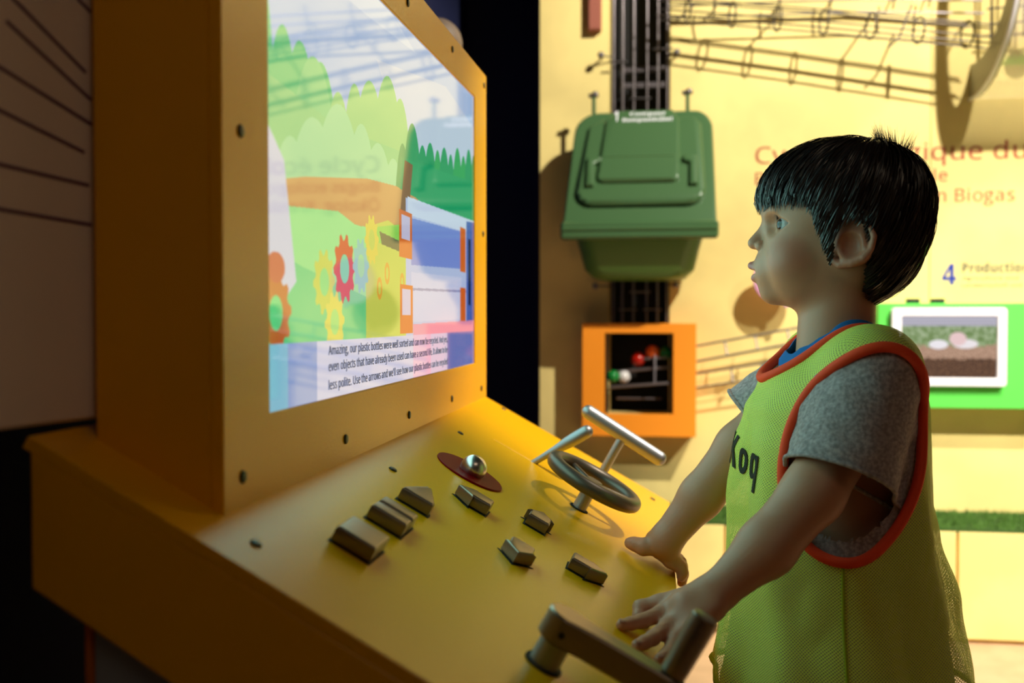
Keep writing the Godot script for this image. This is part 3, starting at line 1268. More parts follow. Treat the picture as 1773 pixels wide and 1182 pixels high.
# ------------------------------------------------------------------ marble run on the wall
func wire(called: String, pts: Array, r: float, parent: Node3D, mat := "wire", closed := false) -> void:
	var m := MB.new()
	tube(m, pts, r, 8, closed)
	obj(called, m, M[mat], parent, 180.0)


func marble_run() -> void:
	var Z := -3.167
	# lift: upright wires in the slot
	var t := thing("marble_lift", "upright wire cage of the marble lift in a black wall slot", "marble lift", Vector3(-0.05, 0.62, Z))
	for x in [-0.131, -0.102, -0.068, -0.027, 0.006, 0.035]:
		var z := Z + (0.03 if x > -0.12 and x < 0.03 else 0.012)
		wire("upright_wire", [Vector3(x, 0.89, z), Vector3(x, 2.98, z)], 0.0034, t)
	for q in [[-0.131, -0.102, 1.70], [-0.068, -0.027, 1.585], [-0.068, -0.027, 0.985], [0.0, 0.04, 1.735], [-0.102, -0.068, 0.93], [-0.027, 0.006, 0.93], [-0.11, -0.07, 1.96]]:
		wire("rung", [Vector3(q[0] - 0.012, q[2], Z + 0.036), Vector3(q[1] + 0.012, q[2], Z + 0.036)], 0.0028, t)
	for y in [1.69, 1.64]:
		var m := MB.new()
		box(m, Vector3(-0.04, y, Z - 0.03), Vector3(0.14, 0.018, 0.012), 0.002)
		obj("carrier", m, M["wire"], t)
	for q in [[-0.170, 1.72], [0.063, 1.72], [-0.185, 1.004], [0.063, 1.006]]:
		var m := MB.new()
		cyl(m, Vector3(q[0], q[1], Z - 0.001), Vector3(q[0], q[1], Z + 0.045), 0.0035, 10)
		obj("standoff", m, M["dark wire"], t)
		m = MB.new()
		ball(m, Vector3(q[0], q[1], Z + 0.047), 0.0105, 14)
		obj("knob", m, M["wire"], t, 180.0)
		wire("stay", [Vector3(q[0], q[1], Z + 0.036), Vector3(-0.131 if q[0] < 0 else 0.035, q[1], Z + 0.016)], 0.0026, t, "dark wire")
	# pinkish block at the top
	var m := MB.new()
	box(m, Vector3(-0.190, 1.96, Z + 0.017), Vector3(0.040, 0.312, 0.032), 0.003)
	tag(obj("wooden_block", m, M["pink wood"]), "pinkish wooden block fixed to the wall beside the marble lift", "block")
	# orange box
	var ob := thing("orange_box", "orange square box with a window onto marbles, mounted below the bin", "box", Vector3(-0.05, 0.542, Z))
	m = MB.new()
	frame(m, rect(0.345, 0.345, -0.0495, 0.7145), rect(0.207, 0.246, -0.0495, 0.734), Z + 0.1, Z + 0.11, 0.0012)
	obj("front_frame", m, M["orange paint"], ob)
	for q in [[Vector3(-0.2175, 0.7145, Z + 0.05), Vector3(0.009, 0.345, 0.1)], [Vector3(0.1185, 0.7145, Z + 0.05), Vector3(0.009, 0.345, 0.1)], [Vector3(-0.0495, 0.8825, Z + 0.05), Vector3(0.327, 0.009, 0.1)], [Vector3(-0.0495, 0.5465, Z + 0.05), Vector3(0.327, 0.009, 0.1)]]:
		m = MB.new()
		box(m, q[0], q[1], 0.0006)
		obj("side_board", m, M["orange paint"], ob)
	for x in [-0.149, 0.048]:
		m = MB.new()
		box(m, Vector3(x, 0.72, Z + 0.05), Vector3(0.003, 0.32, 0.098))
		obj("black_liner", m, M["black"], ob)
	# rails and marbles inside the box
	var rl := thing("marble_rail", "short grey wire rail inside the orange box", "rail", Vector3(-0.05, 0.66, Z + 0.07))
	wire("rail_wire", [Vector3(-0.14, 0.690, Z + 0.09), Vector3(0.045, 0.705, Z + 0.085)], 0.0045, rl)
	wire("rail_wire", [Vector3(-0.13, 0.735, Z + 0.05), Vector3(0.045, 0.752, Z + 0.05)], 0.0045, rl)
	wire("rail_wire", [Vector3(-0.05, 0.775, Z + 0.05), Vector3(0.040, 0.782, Z + 0.05)], 0.0035, rl)
	wire("rail_wire", [Vector3(-0.12, 0.652, Z + 0.03), Vector3(0.02, 0.652, Z + 0.03)], 0.003, rl)
	wire("cross_wire", [Vector3(-0.001, 0.702, Z + 0.086), Vector3(-0.001, 0.79, Z + 0.06)], 0.0035, rl)
	for q in [[-0.128, 0.723, 0.075, 0.0195, "green ball", "glossy green marble"], [-0.095, 0.722, 0.07, 0.0195, "white ball", "glossy white marble"], [-0.052, 0.775, 0.035, 0.022, "red ball", "glossy red marble"], [-0.008, 0.797, 0.035, 0.022, "orange ball", "glossy orange marble"], [0.033, 0.795, 0.03, 0.021, "green ball", "dark green marble next to the orange marble"]]:
		m = MB.new()
		ball(m, Vector3(q[0], q[1], Z + q[2]), q[3], 24)
		tag(obj("marble", m, M[q[4]], null, 180.0), q[5] + " on the rail in the orange box window" if not q[5].begins_with("dark") else q[5] + " in the box window", "marble", "marbles in the orange box")
	# lower track leaving the box
	var lt := thing("lower_track", "lower marble track of four thin wires leaving the orange box", "marble track", Vector3(0.35, 0.66, Z + 0.05))
	for q in [[0.818, 0.862, 0.08], [0.772, 0.818, 0.10], [0.732, 0.770, 0.05], [0.690, 0.727, 0.07]]:
		wire("rail_wire", [Vector3(0.1245, q[0], Z + q[2]), Vector3(0.357, q[1], Z + q[2]), Vector3(0.64, q[1] + 0.05, Z + q[2])], 0.0034, lt)
	for x in [0.215, 0.305, 0.40, 0.50, 0.60]:
		var s: float = (x - 0.118) * 0.185
		wire("tie_wire", [Vector3(x, 0.772 + s, Z + 0.10), Vector3(x - 0.006, 0.815 + s, Z + 0.08)], 0.0028, lt)
		wire("tie_wire", [Vector3(x + 0.02, 0.688 + s, Z + 0.07), Vector3(x + 0.016, 0.732 + s, Z + 0.05)], 0.0028, lt)
	for x in [0.24, 0.55]:
		wire("bracket", [Vector3(x, 0.70 + (x - 0.118) * 0.185, Z - 0.001), Vector3(x, 0.70 + (x - 0.118) * 0.185, Z + 0.07)], 0.003, lt)
	# upper track: wires through rings, from the lift to the drum
	var ut := thing("upper_track", "upper marble track of wires held by rings, leading to the clear drum", "marble track", Vector3(0.45, 1.7, Z + 0.1))
	var A := Vector3(0.0, 1.835, Z + 0.12)
	var B := Vector3(0.93, 1.70, Z + 0.17)
	var dir := (B - A).normalized()
	var sx := dir.cross(Vector3.UP).normalized()
	for i in 5:
		var an := 0.4 + TAU * i / 5.0
		var r := 0.034 if i != 2 else 0.030
		var off := (Vector3.UP * sin(an) + sx * cos(an)) * r
		wire("rail_wire", [A + off, (A + B) / 2 + off + Vector3(0, 0.004, 0), B + off], 0.0026, ut, "dark wire")
	for i in 7:
		var c := A + (B - A) * (0.10 + 0.14 * i)
		wire("ring", ring_pts(c, Vector3.UP * 0.037, (sx + dir * 0.25) * 0.037, 20), 0.0028, ut, "dark wire", true)
		if i % 2 == 0:
			wire("bracket", [c + Vector3(0, 0.037, 0), Vector3(c.x + 0.02, c.y + 0.05, Z - 0.001)], 0.0028, ut, "dark wire")
	var ht := ut
	for q in [[1.875, 0.10], [1.858, 0.06], [1.815, 0.08]]:
		wire("rail_wire", [Vector3(0.03, q[0], Z + q[1]), Vector3(0.60, q[0] - 0.005, Z + q[1]), Vector3(0.94, q[0] - 0.03, Z + q[1] + 0.02)], 0.0030, ht)
	for x in [0.18, 0.37, 0.52, 0.70, 0.80]:
		wire("tie_wire", [Vector3(x, 1.90, Z + 0.10), Vector3(x - 0.005, 1.868, Z + 0.10), Vector3(x - 0.01, 1.812, Z + 0.08)], 0.0028, ht, "dark wire")
		wire("bracket", [Vector3(x, 1.86, Z - 0.001), Vector3(x, 1.858, Z + 0.06)], 0.0028, ht, "dark wire")
	wire("strut", [Vector3(0.74, 1.82, Z + 0.10), Vector3(0.70, 1.72, Z + 0.12), Vector3(0.67, 1.69, Z + 0.13)], 0.0028, ht, "dark wire")
	# clear half barrel on the wall
	var dr := thing("drum", "large clear plastic half barrel with a pale rim, fixed to the wall", "drum", Vector3(1.5, 1.555, Z + 0.2))
	var yz := Basis(Vector3(0, 0, 1), Vector3.UP, Vector3(-1, 0, 0))  # local x = off the wall, local y = up, local z = -x
	var arc_o := []
	var arc_i := []
	var arc_s := []
	for i in 41:
		var an := lerpf(-1.69, 1.69, i / 40.0)
		arc_o.append(Vector2(0.05 + 0.40 * cos(an), 1.955 + 0.40 * sin(an)))
		arc_s.append(Vector2(0.05 + 0.396 * cos(an), 1.955 + 0.396 * sin(an)))
		an = lerpf(-1.74, 1.74, i / 40.0)
		arc_i.append(Vector2(0.06 + 0.335 * cos(an), 1.99 + 0.335 * sin(an)))
	for x in [0.932, 2.20]:
		m = MB.new()
		var pts := arc_o.duplicate()
		var back := arc_i.duplicate()
		back.reverse()
		prism(m, PackedVector2Array(pts + back), -x - 0.012, -x, 0.0, Transform3D(yz, Vector3(0, 0, Z)))
		obj("end_plate", m, M["drum rim"], dr, 30.0)
		var rim := []
		for q in arc_o:
			rim.append(Vector3(x, q.y, Z + q.x))
		wire("rim", rim, 0.006, dr, "white plastic")
	m = MB.new()
	var from := m.f.size()
	var rows := []
	for q in arc_o + []:
		rows.append([m.vert(Vector3(0.944, q.y, Z + q.x)), m.vert(Vector3(2.20, q.y, Z + q.x))])
	var rows2 := []
	for q in arc_s:
		rows2.append([m.vert(Vector3(0.944, q.y, Z + q.x)), m.vert(Vector3(2.20, q.y, Z + q.x))])
	for i in 40:
		m.quad(rows[i][0], rows[i + 1][0], rows[i + 1][1], rows[i][1])
		m.quad(rows2[i][0], rows2[i][1], rows2[i + 1][1], rows2[i + 1][0])
		m.quad(rows[i][0], rows2[i][0], rows2[i + 1][0], rows[i + 1][0])
		m.quad(rows[i][1], rows[i + 1][1], rows2[i + 1][1], rows2[i][1])
	m.quad(rows[0][0], rows[0][1], rows2[0][1], rows2[0][0])
	m.quad(rows[40][0], rows2[40][0], rows2[40][1], rows[40][1])
	m.orient(from)
	obj("clear_wall", m, M["clear plastic"], dr, 40.0)
	for i in 5:
		var x := 0.965 + 0.045 * i
		wire("inner_wire", [Vector3(x, 1.70 + 0.01 * i, Z + 0.08), Vector3(x - 0.006, 1.9, Z + 0.10), Vector3(x, 2.2, Z + 0.10)], 0.003, dr, "dark wire")
		wire("inner_wire", [Vector3(x + 0.02, 1.76, Z + 0.20), Vector3(x + 0.02, 2.2, Z + 0.20)], 0.003, dr, "dark wire")
	for y in [1.72, 1.755, 1.80]:
		wire("inner_bar", [Vector3(0.95, y, Z + 0.09), Vector3(1.25, y + 0.01, Z + 0.10), Vector3(2.19, y + 0.02, Z + 0.12)], 0.003, dr, "dark wire")
	m = MB.new()
	ball(m, Vector3(1.08, 1.80, Z + 0.22), 0.030, 24)
	tag(obj("marble", m, M["green ball"], null, 180.0), "large green marble inside the clear drum", "marble")


# ------------------------------------------------------------------ bin
func compost_bin() -> void:
	var Z := -3.167
	var t := thing("compost_bin", "green plastic compost bin with a moulded lid, mounted over the marble lift", "bin", Vector3(-0.045, 1.02, Z + 0.15))
	var gp: Material = M["bin plastic"]
	# the lid is a plate that leans out at its lower end; local x right, local y up the slope, local z outwards
	var lowc := Vector3(-0.047, 1.165, Z + 0.31)
	var topc := Vector3(-0.036, 1.528, Z + 0.125)
	var yv := (topc - lowc).normalized()
	var xv := Vector3.RIGHT
	var zv := xv.cross(yv).normalized()
	var T := Transform3D(Basis(xv, yv, zv), lowc)
	var L := lowc.distance_to(topc)
	var m := MB.new()
	var outline := PackedVector2Array([Vector2(-0.218, 0.0), Vector2(0.218, 0.0)])
	for i in 7:
		var a := PI / 2 * i / 6.0
		outline.append(Vector2(0.150, L - 0.075) + Vector2(0.055 * cos(a), 0.075 * sin(a)))
	for i in 7:
		var a := PI / 2 + PI / 2 * i / 6.0
		outline.append(Vector2(-0.135, L - 0.075) + Vector2(0.070 * cos(a), 0.075 * sin(a)))
	prism(m, outline, -0.05, 0.0, 0.006, T)
	obj("lid", m, gp, t, 50.0)
	# raised field on the lid: wide, rounded below
	m = MB.new()
	var f1 := PackedVector2Array()
	for i in 7:
		var a := -PI + PI / 2 * i / 6.0
		f1.append(Vector2(-0.135, 0.115) + Vector2(0.05 * cos(a), 0.05 * sin(a)))
	for i in 7:
		var a := -PI / 2 + PI / 2 * i / 6.0
		f1.append(Vector2(0.135, 0.115) + Vector2(0.05 * cos(a), 0.05 * sin(a)))
	f1.append_array(PackedVector2Array([Vector2(0.172, L - 0.065), Vector2(0.150, L - 0.040), Vector2(-0.125, L - 0.040), Vector2(-0.160, L - 0.065)]))
	prism(m, f1, -0.004, 0.020, 0.009, T)
	obj("raised_field", m, gp, t, 60.0)
	m = MB.new()
	var f2 := PackedVector2Array()
	for i in 6:
		var a := -PI + PI / 2 * i / 5.0
		f2.append(Vector2(-0.105, 0.155) + Vector2(0.022 * cos(a), 0.022 * sin(a)))
	for i in 6:
		var a := -PI / 2 + PI / 2 * i / 5.0
		f2.append(Vector2(0.090, 0.155) + Vector2(0.022 * cos(a), 0.022 * sin(a)))
	f2.append_array(PackedVector2Array([Vector2(0.105, L - 0.055), Vector2(0.085, L - 0.02), Vector2(-0.075, L - 0.02), Vector2(-0.110, L - 0.055)]))
	prism(m, f2, 0.012, 0.033, 0.007, T)
	obj("raised_centre", m, gp, t, 60.0)
	m = MB.new()
	box(m, T * Vector3(-0.007, 0.218, 0.0325), Vector3(0.20, 0.006, 0.004), 0.0015, T.basis)
	obj("fold_line", m, gp, t)
	for s in [-1.0, 1.0]:
		m = MB.new()
		var g := PackedVector2Array([Vector2(0, -0.045), Vector2(0.022, -0.045), Vector2(0.022, 0.055), Vector2(-0.020, 0.055), Vector2(-0.020, 0.038), Vector2(0.0, 0.030)])
		var gg := PackedVector2Array()
		for q in g:
			gg.append(Vector2(q.x * s, q.y))
		prism(m, gg, 0.010, 0.034, 0.004, T * Transform3D(Basis.IDENTITY, Vector3(0.137 * s + 0.002, 0.165, 0)))
		obj("grip", m, gp, t, 50.0)
	m = MB.new()
	prism(m, rrect(0.446, 0.052, 0.012, 4), -0.012, 0.012, 0.006, Transform3D(Basis.IDENTITY, lowc + Vector3(0.0, -0.012, 0.0)))
	obj("rim_bar", m, gp, t, 50.0)
	m = MB.new()
	prism(m, rrect(0.440, 0.012, 0.005, 3), -0.01, 0.016, 0.003, Transform3D(Basis.IDENTITY, lowc + Vector3(0.0, -0.008, 0.0)))
	obj("rim_bead", m, gp, t, 50.0)
	# body below: a tapering tub
	m = MB.new()
	var from := m.f.size()
	var rows := [[1.165, 0.205, Z + 0.30], [1.145, 0.185, Z + 0.295], [1.10, 0.172, Z + 0.28], [1.045, 0.160, Z + 0.25], [1.022, 0.135, Z + 0.235], [1.018, 0.10, Z + 0.225]]
	var prev := []
	for r in rows:
		var row := []
		var hw: float = r[1]
		var zf: float = r[2]
		for i in 9:
			var a := PI / 2 * i / 8.0
			row.append(m.vert(Vector3(-0.047 - (hw - 0.05) - 0.05 * cos(a), r[0], zf - 0.05 + 0.05 * sin(a))))
		for i in 9:
			var a := PI / 2 - PI / 2 * i / 8.0
			row.append(m.vert(Vector3(-0.047 + (hw - 0.05) + 0.05 * cos(a), r[0], zf - 0.05 + 0.05 * sin(a))))
		row.append(m.vert(Vector3(-0.047 + hw, r[0], Z + 0.06)))
		row.append(m.vert(Vector3(-0.047 - hw, r[0], Z + 0.06)))
		if prev:
			for i in row.size():
				var j := (i + 1) % row.size()
				m.quad(prev[i], prev[j], row[j], row[i])
		else:
			for i in range(1, row.size() - 1):
				m.tri(row[0], row[i + 1], row[i])
		prev = row
	for i in range(1, prev.size() - 1):
		m.tri(prev[0], prev[i], prev[i + 1])
	m.orient(from)
	obj("tub", m, M["bin body plastic"], t, 50.0)
	# hinge posts with bolts
	for x in [-0.187, 0.094]:
		m = MB.new()
		cyl(m, Vector3(x, 1.49, Z + 0.12), Vector3(x, 1.575, Z + 0.12), 0.006, 12)
		obj("hinge_post", m, gp, t, 50.0)
		m = MB.new()
		cyl(m, Vector3(x - 0.016, 1.578, Z + 0.12), Vector3(x + 0.014, 1.582, Z + 0.12), 0.007, 8, 0.001)
		obj("hinge_bolt", m, M["wire"], t)
		m = MB.new()
		ball(m, Vector3(x + 0.004, 1.582, Z + 0.12), 0.0105, 14)
		obj("bolt_head", m, M["wire"], t, 180.0)
	# lettering on the lid's upper edge
	var tf := T * Transform3D(Basis.IDENTITY, Vector3(-0.060, L - 0.013, 0.0338))
	for q in [["Compost", 0.0, 0.002, 0.105, 0.012], ["Kompostkübel", -0.02, -0.020, 0.145, 0.013]]:
		obj("lettering", letters(q[0], q[3], q[4], true, 0.0006).moved(T * Transform3D(Basis.IDENTITY, Vector3(-0.040 + q[1], L - 0.046 + q[2], 0.0331))), M["white print"], t, 20.0)
	obj("lettering", letters("1", 0.010, 0.036, true, 0.0006).moved(T * Transform3D(Basis.IDENTITY, Vector3(-0.085, L - 0.062, 0.0331))), M["white print"], t, 20.0)
	for q in [[-0.150, 1.06], [0.056, 1.06]]:
		m = MB.new()
		box(m, Vector3(q[0], q[1], Z + 0.03), Vector3(0.02, 0.05, 0.062))
		obj("wall_bracket", m, gp, t)


func wall_display() -> void:
	var Z := -3.167
	var g := thing("display_counter", "bright green wall-mounted box carrying a white framed screen", "display", Vector3(1.35, 0.639, Z + 0.05))
	var m := MB.new()
	box(m, Vector3(1.35, 0.793, Z + 0.05), Vector3(1.398, 0.308, 0.10), 0.002)
	obj("green_box", m, M["green paint"], g)
	for q in [[0.755, 0.034], [0.825, 0.034]]:
		m = MB.new()
		box(m, Vector3(q[0], 0.9535, Z + 0.075), Vector3(q[1], 0.014, 0.03), 0.001)
		obj("hinge", m, M["black"], g)
	# screen in its white frame
	var t := thing("framed_screen", "white framed small screen on the green box showing a garden photo", "screen", Vector3(0.84, 0.706, Z + 0.11))
	m = MB.new()
	var ow := rrect(0.318, 0.228, 0.010, 4, 0.845, 0.819)
	frame(m, ow, rrect(0.266, 0.180, 0.002, 4, 0.846, 0.819), Z + 0.1005, Z + 0.125, 0.002)
	obj("frame", m, M["white plastic"], t, 40.0)
	var im := garden_picture()
	var gm := pm("garden screen", Color(0.02, 0.02, 0.02), 0.2)
	gm.emission_enabled = true
	gm.emission = Color.BLACK
	gm.emission_texture = ImageTexture.create_from_image(im)
	gm.emission_energy_multiplier = 0.9
	gm.texture_repeat = false
	m = MB.new()
	var x0 := 0.712
	var x1 := 0.980
	var y0 := 0.728
	var y1 := 0.910
	var a := m.vert(Vector3(x0, y0, Z + 0.112))
	var b := m.vert(Vector3(x1, y0, Z + 0.112))
	var c := m.vert(Vector3(x1, y1, Z + 0.112))
	var d := m.vert(Vector3(x0, y1, Z + 0.112))
	m.quad(a, d, c, b)
	obj("screen", m, gm, t, 180.0, PackedVector2Array([Vector2(0, 1), Vector2(1, 1), Vector2(1, 0), Vector2(0, 0)]))
	# pink disc on its stem
	var pd := thing("pink_disc", "round lilac pink disc on a stem standing off the wall", "sign", Vector3(0.37, 0.80, Z + 0.09))
	m = MB.new()
	prism(m, circle(0.0745, 48), Z + 0.085, Z + 0.095, 0.0015, Transform3D(Basis.IDENTITY, Vector3(0.366, 1.022, 0)))
	obj("disc", m, M["pink disc"], pd)
	m = MB.new()
	prism(m, PackedVector2Array([Vector2(0.372, 0.960), Vector2(0.402, 0.965), Vector2(0.398, 0.938), Vector2(0.386, 0.934)]), Z + 0.086, Z + 0.094, 0.001)
	obj("tail", m, M["pink disc"], pd)
	m = MB.new()
	cyl(m, Vector3(0.366, 1.022, Z - 0.001), Vector3(0.366, 1.022, Z + 0.086), 0.005, 12)
	obj("stem", m, M["wire"], pd)


func garden_picture() -> Image:
	var im := Image.create(240, 164, false, Image.FORMAT_RGB8)
	var n := FastNoiseLite.new()
	n.seed = 4
	n.frequency = 0.06
	var n2 := FastNoiseLite.new()
	n2.seed = 9
	n2.frequency = 0.16
	for y in 164:
		for x in 240:
			var v := float(y) / 164.0
			var w := n.get_noise_2d(x, y)
			var s := n2.get_noise_2d(x, y)
			var c: Color
			if v < 0.16:
				c = Color(0.80, 0.80, 0.86).lerp(Color(0.62, 0.58, 0.62), 0.7 if int(v * 60) % 3 == 0 else 0.2)
			elif v + w * 0.10 < 0.48:
				c = Color(0.62, 0.70, 0.52).lerp(Color(0.86, 0.88, 0.84), clampf(0.4 + s * 1.2 - v, 0, 1)).lerp(Color(0.36, 0.48, 0.24), clampf(w + 0.35, 0, 0.8))
			elif v + w * 0.06 < 0.68:
				c = Color(0.86, 0.72, 0.62).lerp(Color(0.60, 0.46, 0.38), clampf(0.5 + s, 0, 1))
			else:
				c = Color(0.34, 0.25, 0.20).lerp(Color(0.70, 0.50, 0.36), clampf(s * 1.6, 0, 1))
			im.set_pixel(x, y, c)
	px_ellipse(im, 0.40, 0.54, 0.10, 0.075, Color(0.97, 0.95, 0.97))
	px_ellipse(im, 0.68, 0.55, 0.13, 0.075, Color(0.97, 0.94, 0.95))
	px_ellipse(im, 0.60, 0.63, 0.09, 0.11, Color(0.95, 0.82, 0.82))
	return im


# ------------------------------------------------------------------ the boy
const HK := 0.000631       # metres in one unit of the head's own measure
var HP := Vector3(0.197, 0.996, -1.13)
var HF := Vector3(-0.98518, 0, -0.17155)
var HL := Vector3(-0.17155, 0, 0.98518)


func head_t() -> Transform3D:
	# own axes: x to the face, y up, z to the boy's left
	return Transform3D(Basis(HF * HK, Vector3.UP * HK, HL * HK), HP)


const LU0 := Vector3(145, -57, 0)
const LU1 := Vector3(128, -66, 22)
const LL0 := Vector3(139, -79, 0)
const LL1 := Vector3(127, -70, 20)
const EC := Vector3(79, 10, 42)
const EAR := [Vector3(-8, -16, 80), Vector3(-16, 0, 86), Vector3(-32, 8, 91), Vector3(-48, 2, 97), Vector3(-56, -18, 101), Vector3(-52, -38, 100), Vector3(-40, -52, 96), Vector3(-22, -60, 90), Vector3(-4, -62, 83), Vector3(5, -56, 79)]


func head_d(w: Vector3) -> float:
	var p := Vector3(w.x, w.y, absf(w.z))
	var d := ell(p - Vector3(-12, 45, 0), Vector3(139, 104, 101))
	d = smin(d, ell(p - Vector3(52, -28, 0), Vector3(73, 100, 76)), 22.0)
	d = smin(d, ell(p - Vector3(-14, -38, 0), Vector3(86, 78, 80)), 26.0)
	d = smin(d, ell(p - Vector3(44, -84, 0), Vector3(72, 50, 64)), 24.0)
	d = smin(d, (p - Vector3(76, -52, 42)).length() - 35.0, 26.0)
	d = smin(d, (p - Vector3(109, -104, 0)).length() - 21.0, 22.0)
	d = smin(d, ell(p - Vector3(114, -62, 0), Vector3(28, 36, 36)), 18.0)
	# brow, eye socket
	d = smin(d, cap(p, Vector3(116, 35, 10), Vector3(100, 36, 52), 10.0, 9.0), 12.0)
	d = smax(d, -ell(p - Vector3(113, 11, 48), Vector3(20, 15, 24)), 14.0)
	# nose
	d = smin(d, cap(p, Vector3(117, 16, 0), Vector3(141, -17, 0), 7.0, 11.0), 12.0)
	d = smin(d, (p - Vector3(129, -24, 13.5)).length() - 9.2, 5.0)
	d = smax(d, -((p - Vector3(136, -33, 9)).length() - 4.4), 2.0)
	# lips and the gap between them
	d = smin(d, cap(p, LU0, LU1, 7.2, 3.6), 6.0)
	d = smin(d, cap(p, LL0, LL1, 7.4, 3.6), 6.0)
	d = smax(d, -ell(p - Vector3(142, -68.5, 0), Vector3(22, 3.2, 19)), 2.0)
	# eyelids round the eyeball
	var v := p - EC
	var lid := v.length() - 22.6
	d = smin(d, lid, 5.0)
	var ax := v.x * 0.75 + v.z * 0.661
	var sd := v.z * 0.75 - v.x * 0.661
	if ax > 0.0:
		var ah := atan2(sd, ax)
		var av := atan2(v.y - 0.5, ax)
		var limit := 0.47 * (1.0 - pow(ah / 0.90, 2.0))
		var open := maxf((absf(av) - limit) * 21.0, v.length() - 34.0)
		d = smax(d, -open, 1.2)
	# neck
	d = smin(d, cap(p, Vector3(-2, -70, 0), Vector3(4, -230, 0), 62.0, 66.0), 18.0)
	# ear
	var e := 1e9
	if p.z > 50.0 and p.x < 40.0:
		for i in EAR.size() - 1:
			e = minf(e, cap(p, EAR[i], EAR[i + 1], 5.2 if i < 6 else 7.0, 5.2 if i < 5 else 7.5))
		var bowl := ell(p - Vector3(-28, -28, 88), Vector3(32, 37, 10))
		bowl = smax(bowl, -ell(p - Vector3(-21, -32, 100), Vector3(19, 23, 13)), 4.0)
		e = smin(e, bowl, 5.0)
		e = smin(e, cap(p, Vector3(-38, -8, 93), Vector3(-42, -36, 95), 3.6, 3.6), 4.0)
		e = smin(e, (p - Vector3(3, -36, 80)).length() - 6.5, 4.0)
		d = smin(d, e, 5.0)
	return d


# body axes: forward, and to the boy's left
const BO := Vector3(0.197, 0, -1.125)
const BA := 0.087


func bod(f: float, y: float, l: float) -> Vector3:
	return BO + Vector3(-cos(BA), 0, sin(BA)) * f + Vector3(sin(BA), 0, cos(BA)) * l + Vector3(0, y, 0)


func to_bod(p: Vector3) -> Vector3:
	var q := p - BO
	return Vector3(-q.x * cos(BA) + q.z * sin(BA), p.y, q.x * sin(BA) + q.z * cos(BA))


# sleeves: shoulder, hem centre, radii
var NS := [Vector3(0.216, 0.846, -1.040), Vector3(0.176, 0.742, -1.000), 0.044, 0.056]
var FS := [Vector3(0.196, 0.846, -1.212), Vector3(0.118, 0.775, -1.222), 0.044, 0.050]


func torso_d(q: Vector3, grow: float) -> float:
	# q in body axes
	var y := q.y
	var a := curve(y, PackedFloat32Array([0.45, 0.58, 0.70, 0.80, 0.86]), PackedFloat32Array([0.122, 0.106, 0.086, 0.081, 0.058])) + grow
	var b := curve(y, PackedFloat32Array([0.45, 0.58, 0.72, 0.82, 0.86]), PackedFloat32Array([0.134, 0.118, 0.106, 0.106, 0.098])) + grow
	var k := Vector2(q.x / a, q.z / b).length()
	var d := (k - 1.0) * minf(a, b) * 0.95
	var top := 0.884 + grow - 0.16 * absf(q.z) - 0.35 * maxf(0.0, q.x) - 1.6 * maxf(0.0, absf(q.z) - 0.095)
	return smax(d, (y - top) * 0.85, 0.04)


func shirt_d(p: Vector3) -> float:
	var q := to_bod(p)
	var d := smax(torso_d(q, 0.006), 0.47 - p.y, 0.01)
	d = smin(d, sleeve_d(p, NS), 0.025)
	d = smin(d, sleeve_d(p, FS), 0.025)
	return d - 0.0012 * sin(p.y * 160.0 + p.x * 90.0) * sin(p.z * 120.0 + p.x * 60.0)


func sleeve_d(p: Vector3, s: Array) -> float:
	var ax: Vector3 = (s[1] - s[0]).normalized()
	var d := cap(p, s[0], s[1] + ax * 0.02, s[2], s[3])
	return maxf(d, (p - s[1]).dot(ax))


func vest_d(p: Vector3) -> float:
	var q := to_bod(p)
	var y := q.y
	var a: float
	if q.x > 0.0:
		a = curve(y, PackedFloat32Array([0.50, 0.62, 0.70, 0.76, 0.80, 0.83, 0.86, 0.90]), PackedFloat32Array([0.130, 0.119, 0.117, 0.109, 0.098, 0.084, 0.070, 0.055]))
	else:
		a = curve(y, PackedFloat32Array([0.50, 0.60, 0.67, 0.72, 0.80, 0.86, 0.90]), PackedFloat32Array([0.140, 0.120, 0.101, 0.093, 0.090, 0.080, 0.06]))
	var b := curve(y, PackedFloat32Array([0.50, 0.62, 0.72, 0.82, 0.86]), PackedFloat32Array([0.148, 0.128, 0.122, 0.116, 0.108]))
	var k := Vector2(q.x / a, q.z / b).length()
	var d := (k - 1.0) * minf(a, b) * 0.95
	var an := atan2(q.z, q.x)
	var w := clampf((0.84 - y) / 0.30, 0.0, 1.0)
	d -= w * 0.0055 * sin(an * 9.0 + y * 11.0) + w * 0.0035 * sin(an * 5.0 - y * 23.0 + 1.0) + w * 0.0012 * sin(an * 17.0 + y * 30.0)
	var top := 0.894 - 0.16 * absf(q.z) - 0.35 * maxf(0.0, q.x) - 1.2 * maxf(0.0, absf(q.z) - 0.105)
	d = smax(d, (y - top) * 0.85, 0.035)
	d = minf(d, torso_d(q, 0.0095))
	if y > 0.80:
		var sh := minf((p - NS[0]).length() - NS[2], (p - FS[0]).length() - FS[2]) - 0.005
		d = smin(d, sh, 0.02)
	return d


const AH := [0.768, 0.106, 0.067, 0.008]  # armhole: height of its middle, half height, half width, forward offset


func in_armhole(q: Vector3) -> bool:
	return absf(q.z) > 0.045 and Vector2((q.x - AH[3] + (q.y - AH[0]) * 0.18) / AH[2], (q.y - AH[0]) / AH[1]).length() < 1.0


func in_neck(q: Vector3) -> bool:
	return q.y > 0.78 and Vector2((q.x - 0.012) / 0.070, q.z / 0.062).length() < 1.0


func hit(fn: Callable, from: Vector3, to: Vector3) -> Vector3:
	# first point on the way where the field is crossed
	var n := 60
	var last: float = fn.call(from)
	for i in range(1, n + 1):
		var p := from.lerp(to, float(i) / n)
		var d: float = fn.call(p)
		if d <= 0.0 and last > 0.0:
			return from.lerp(to, (i - 1 + last / (last - d)) / n)
		last = d
	return to


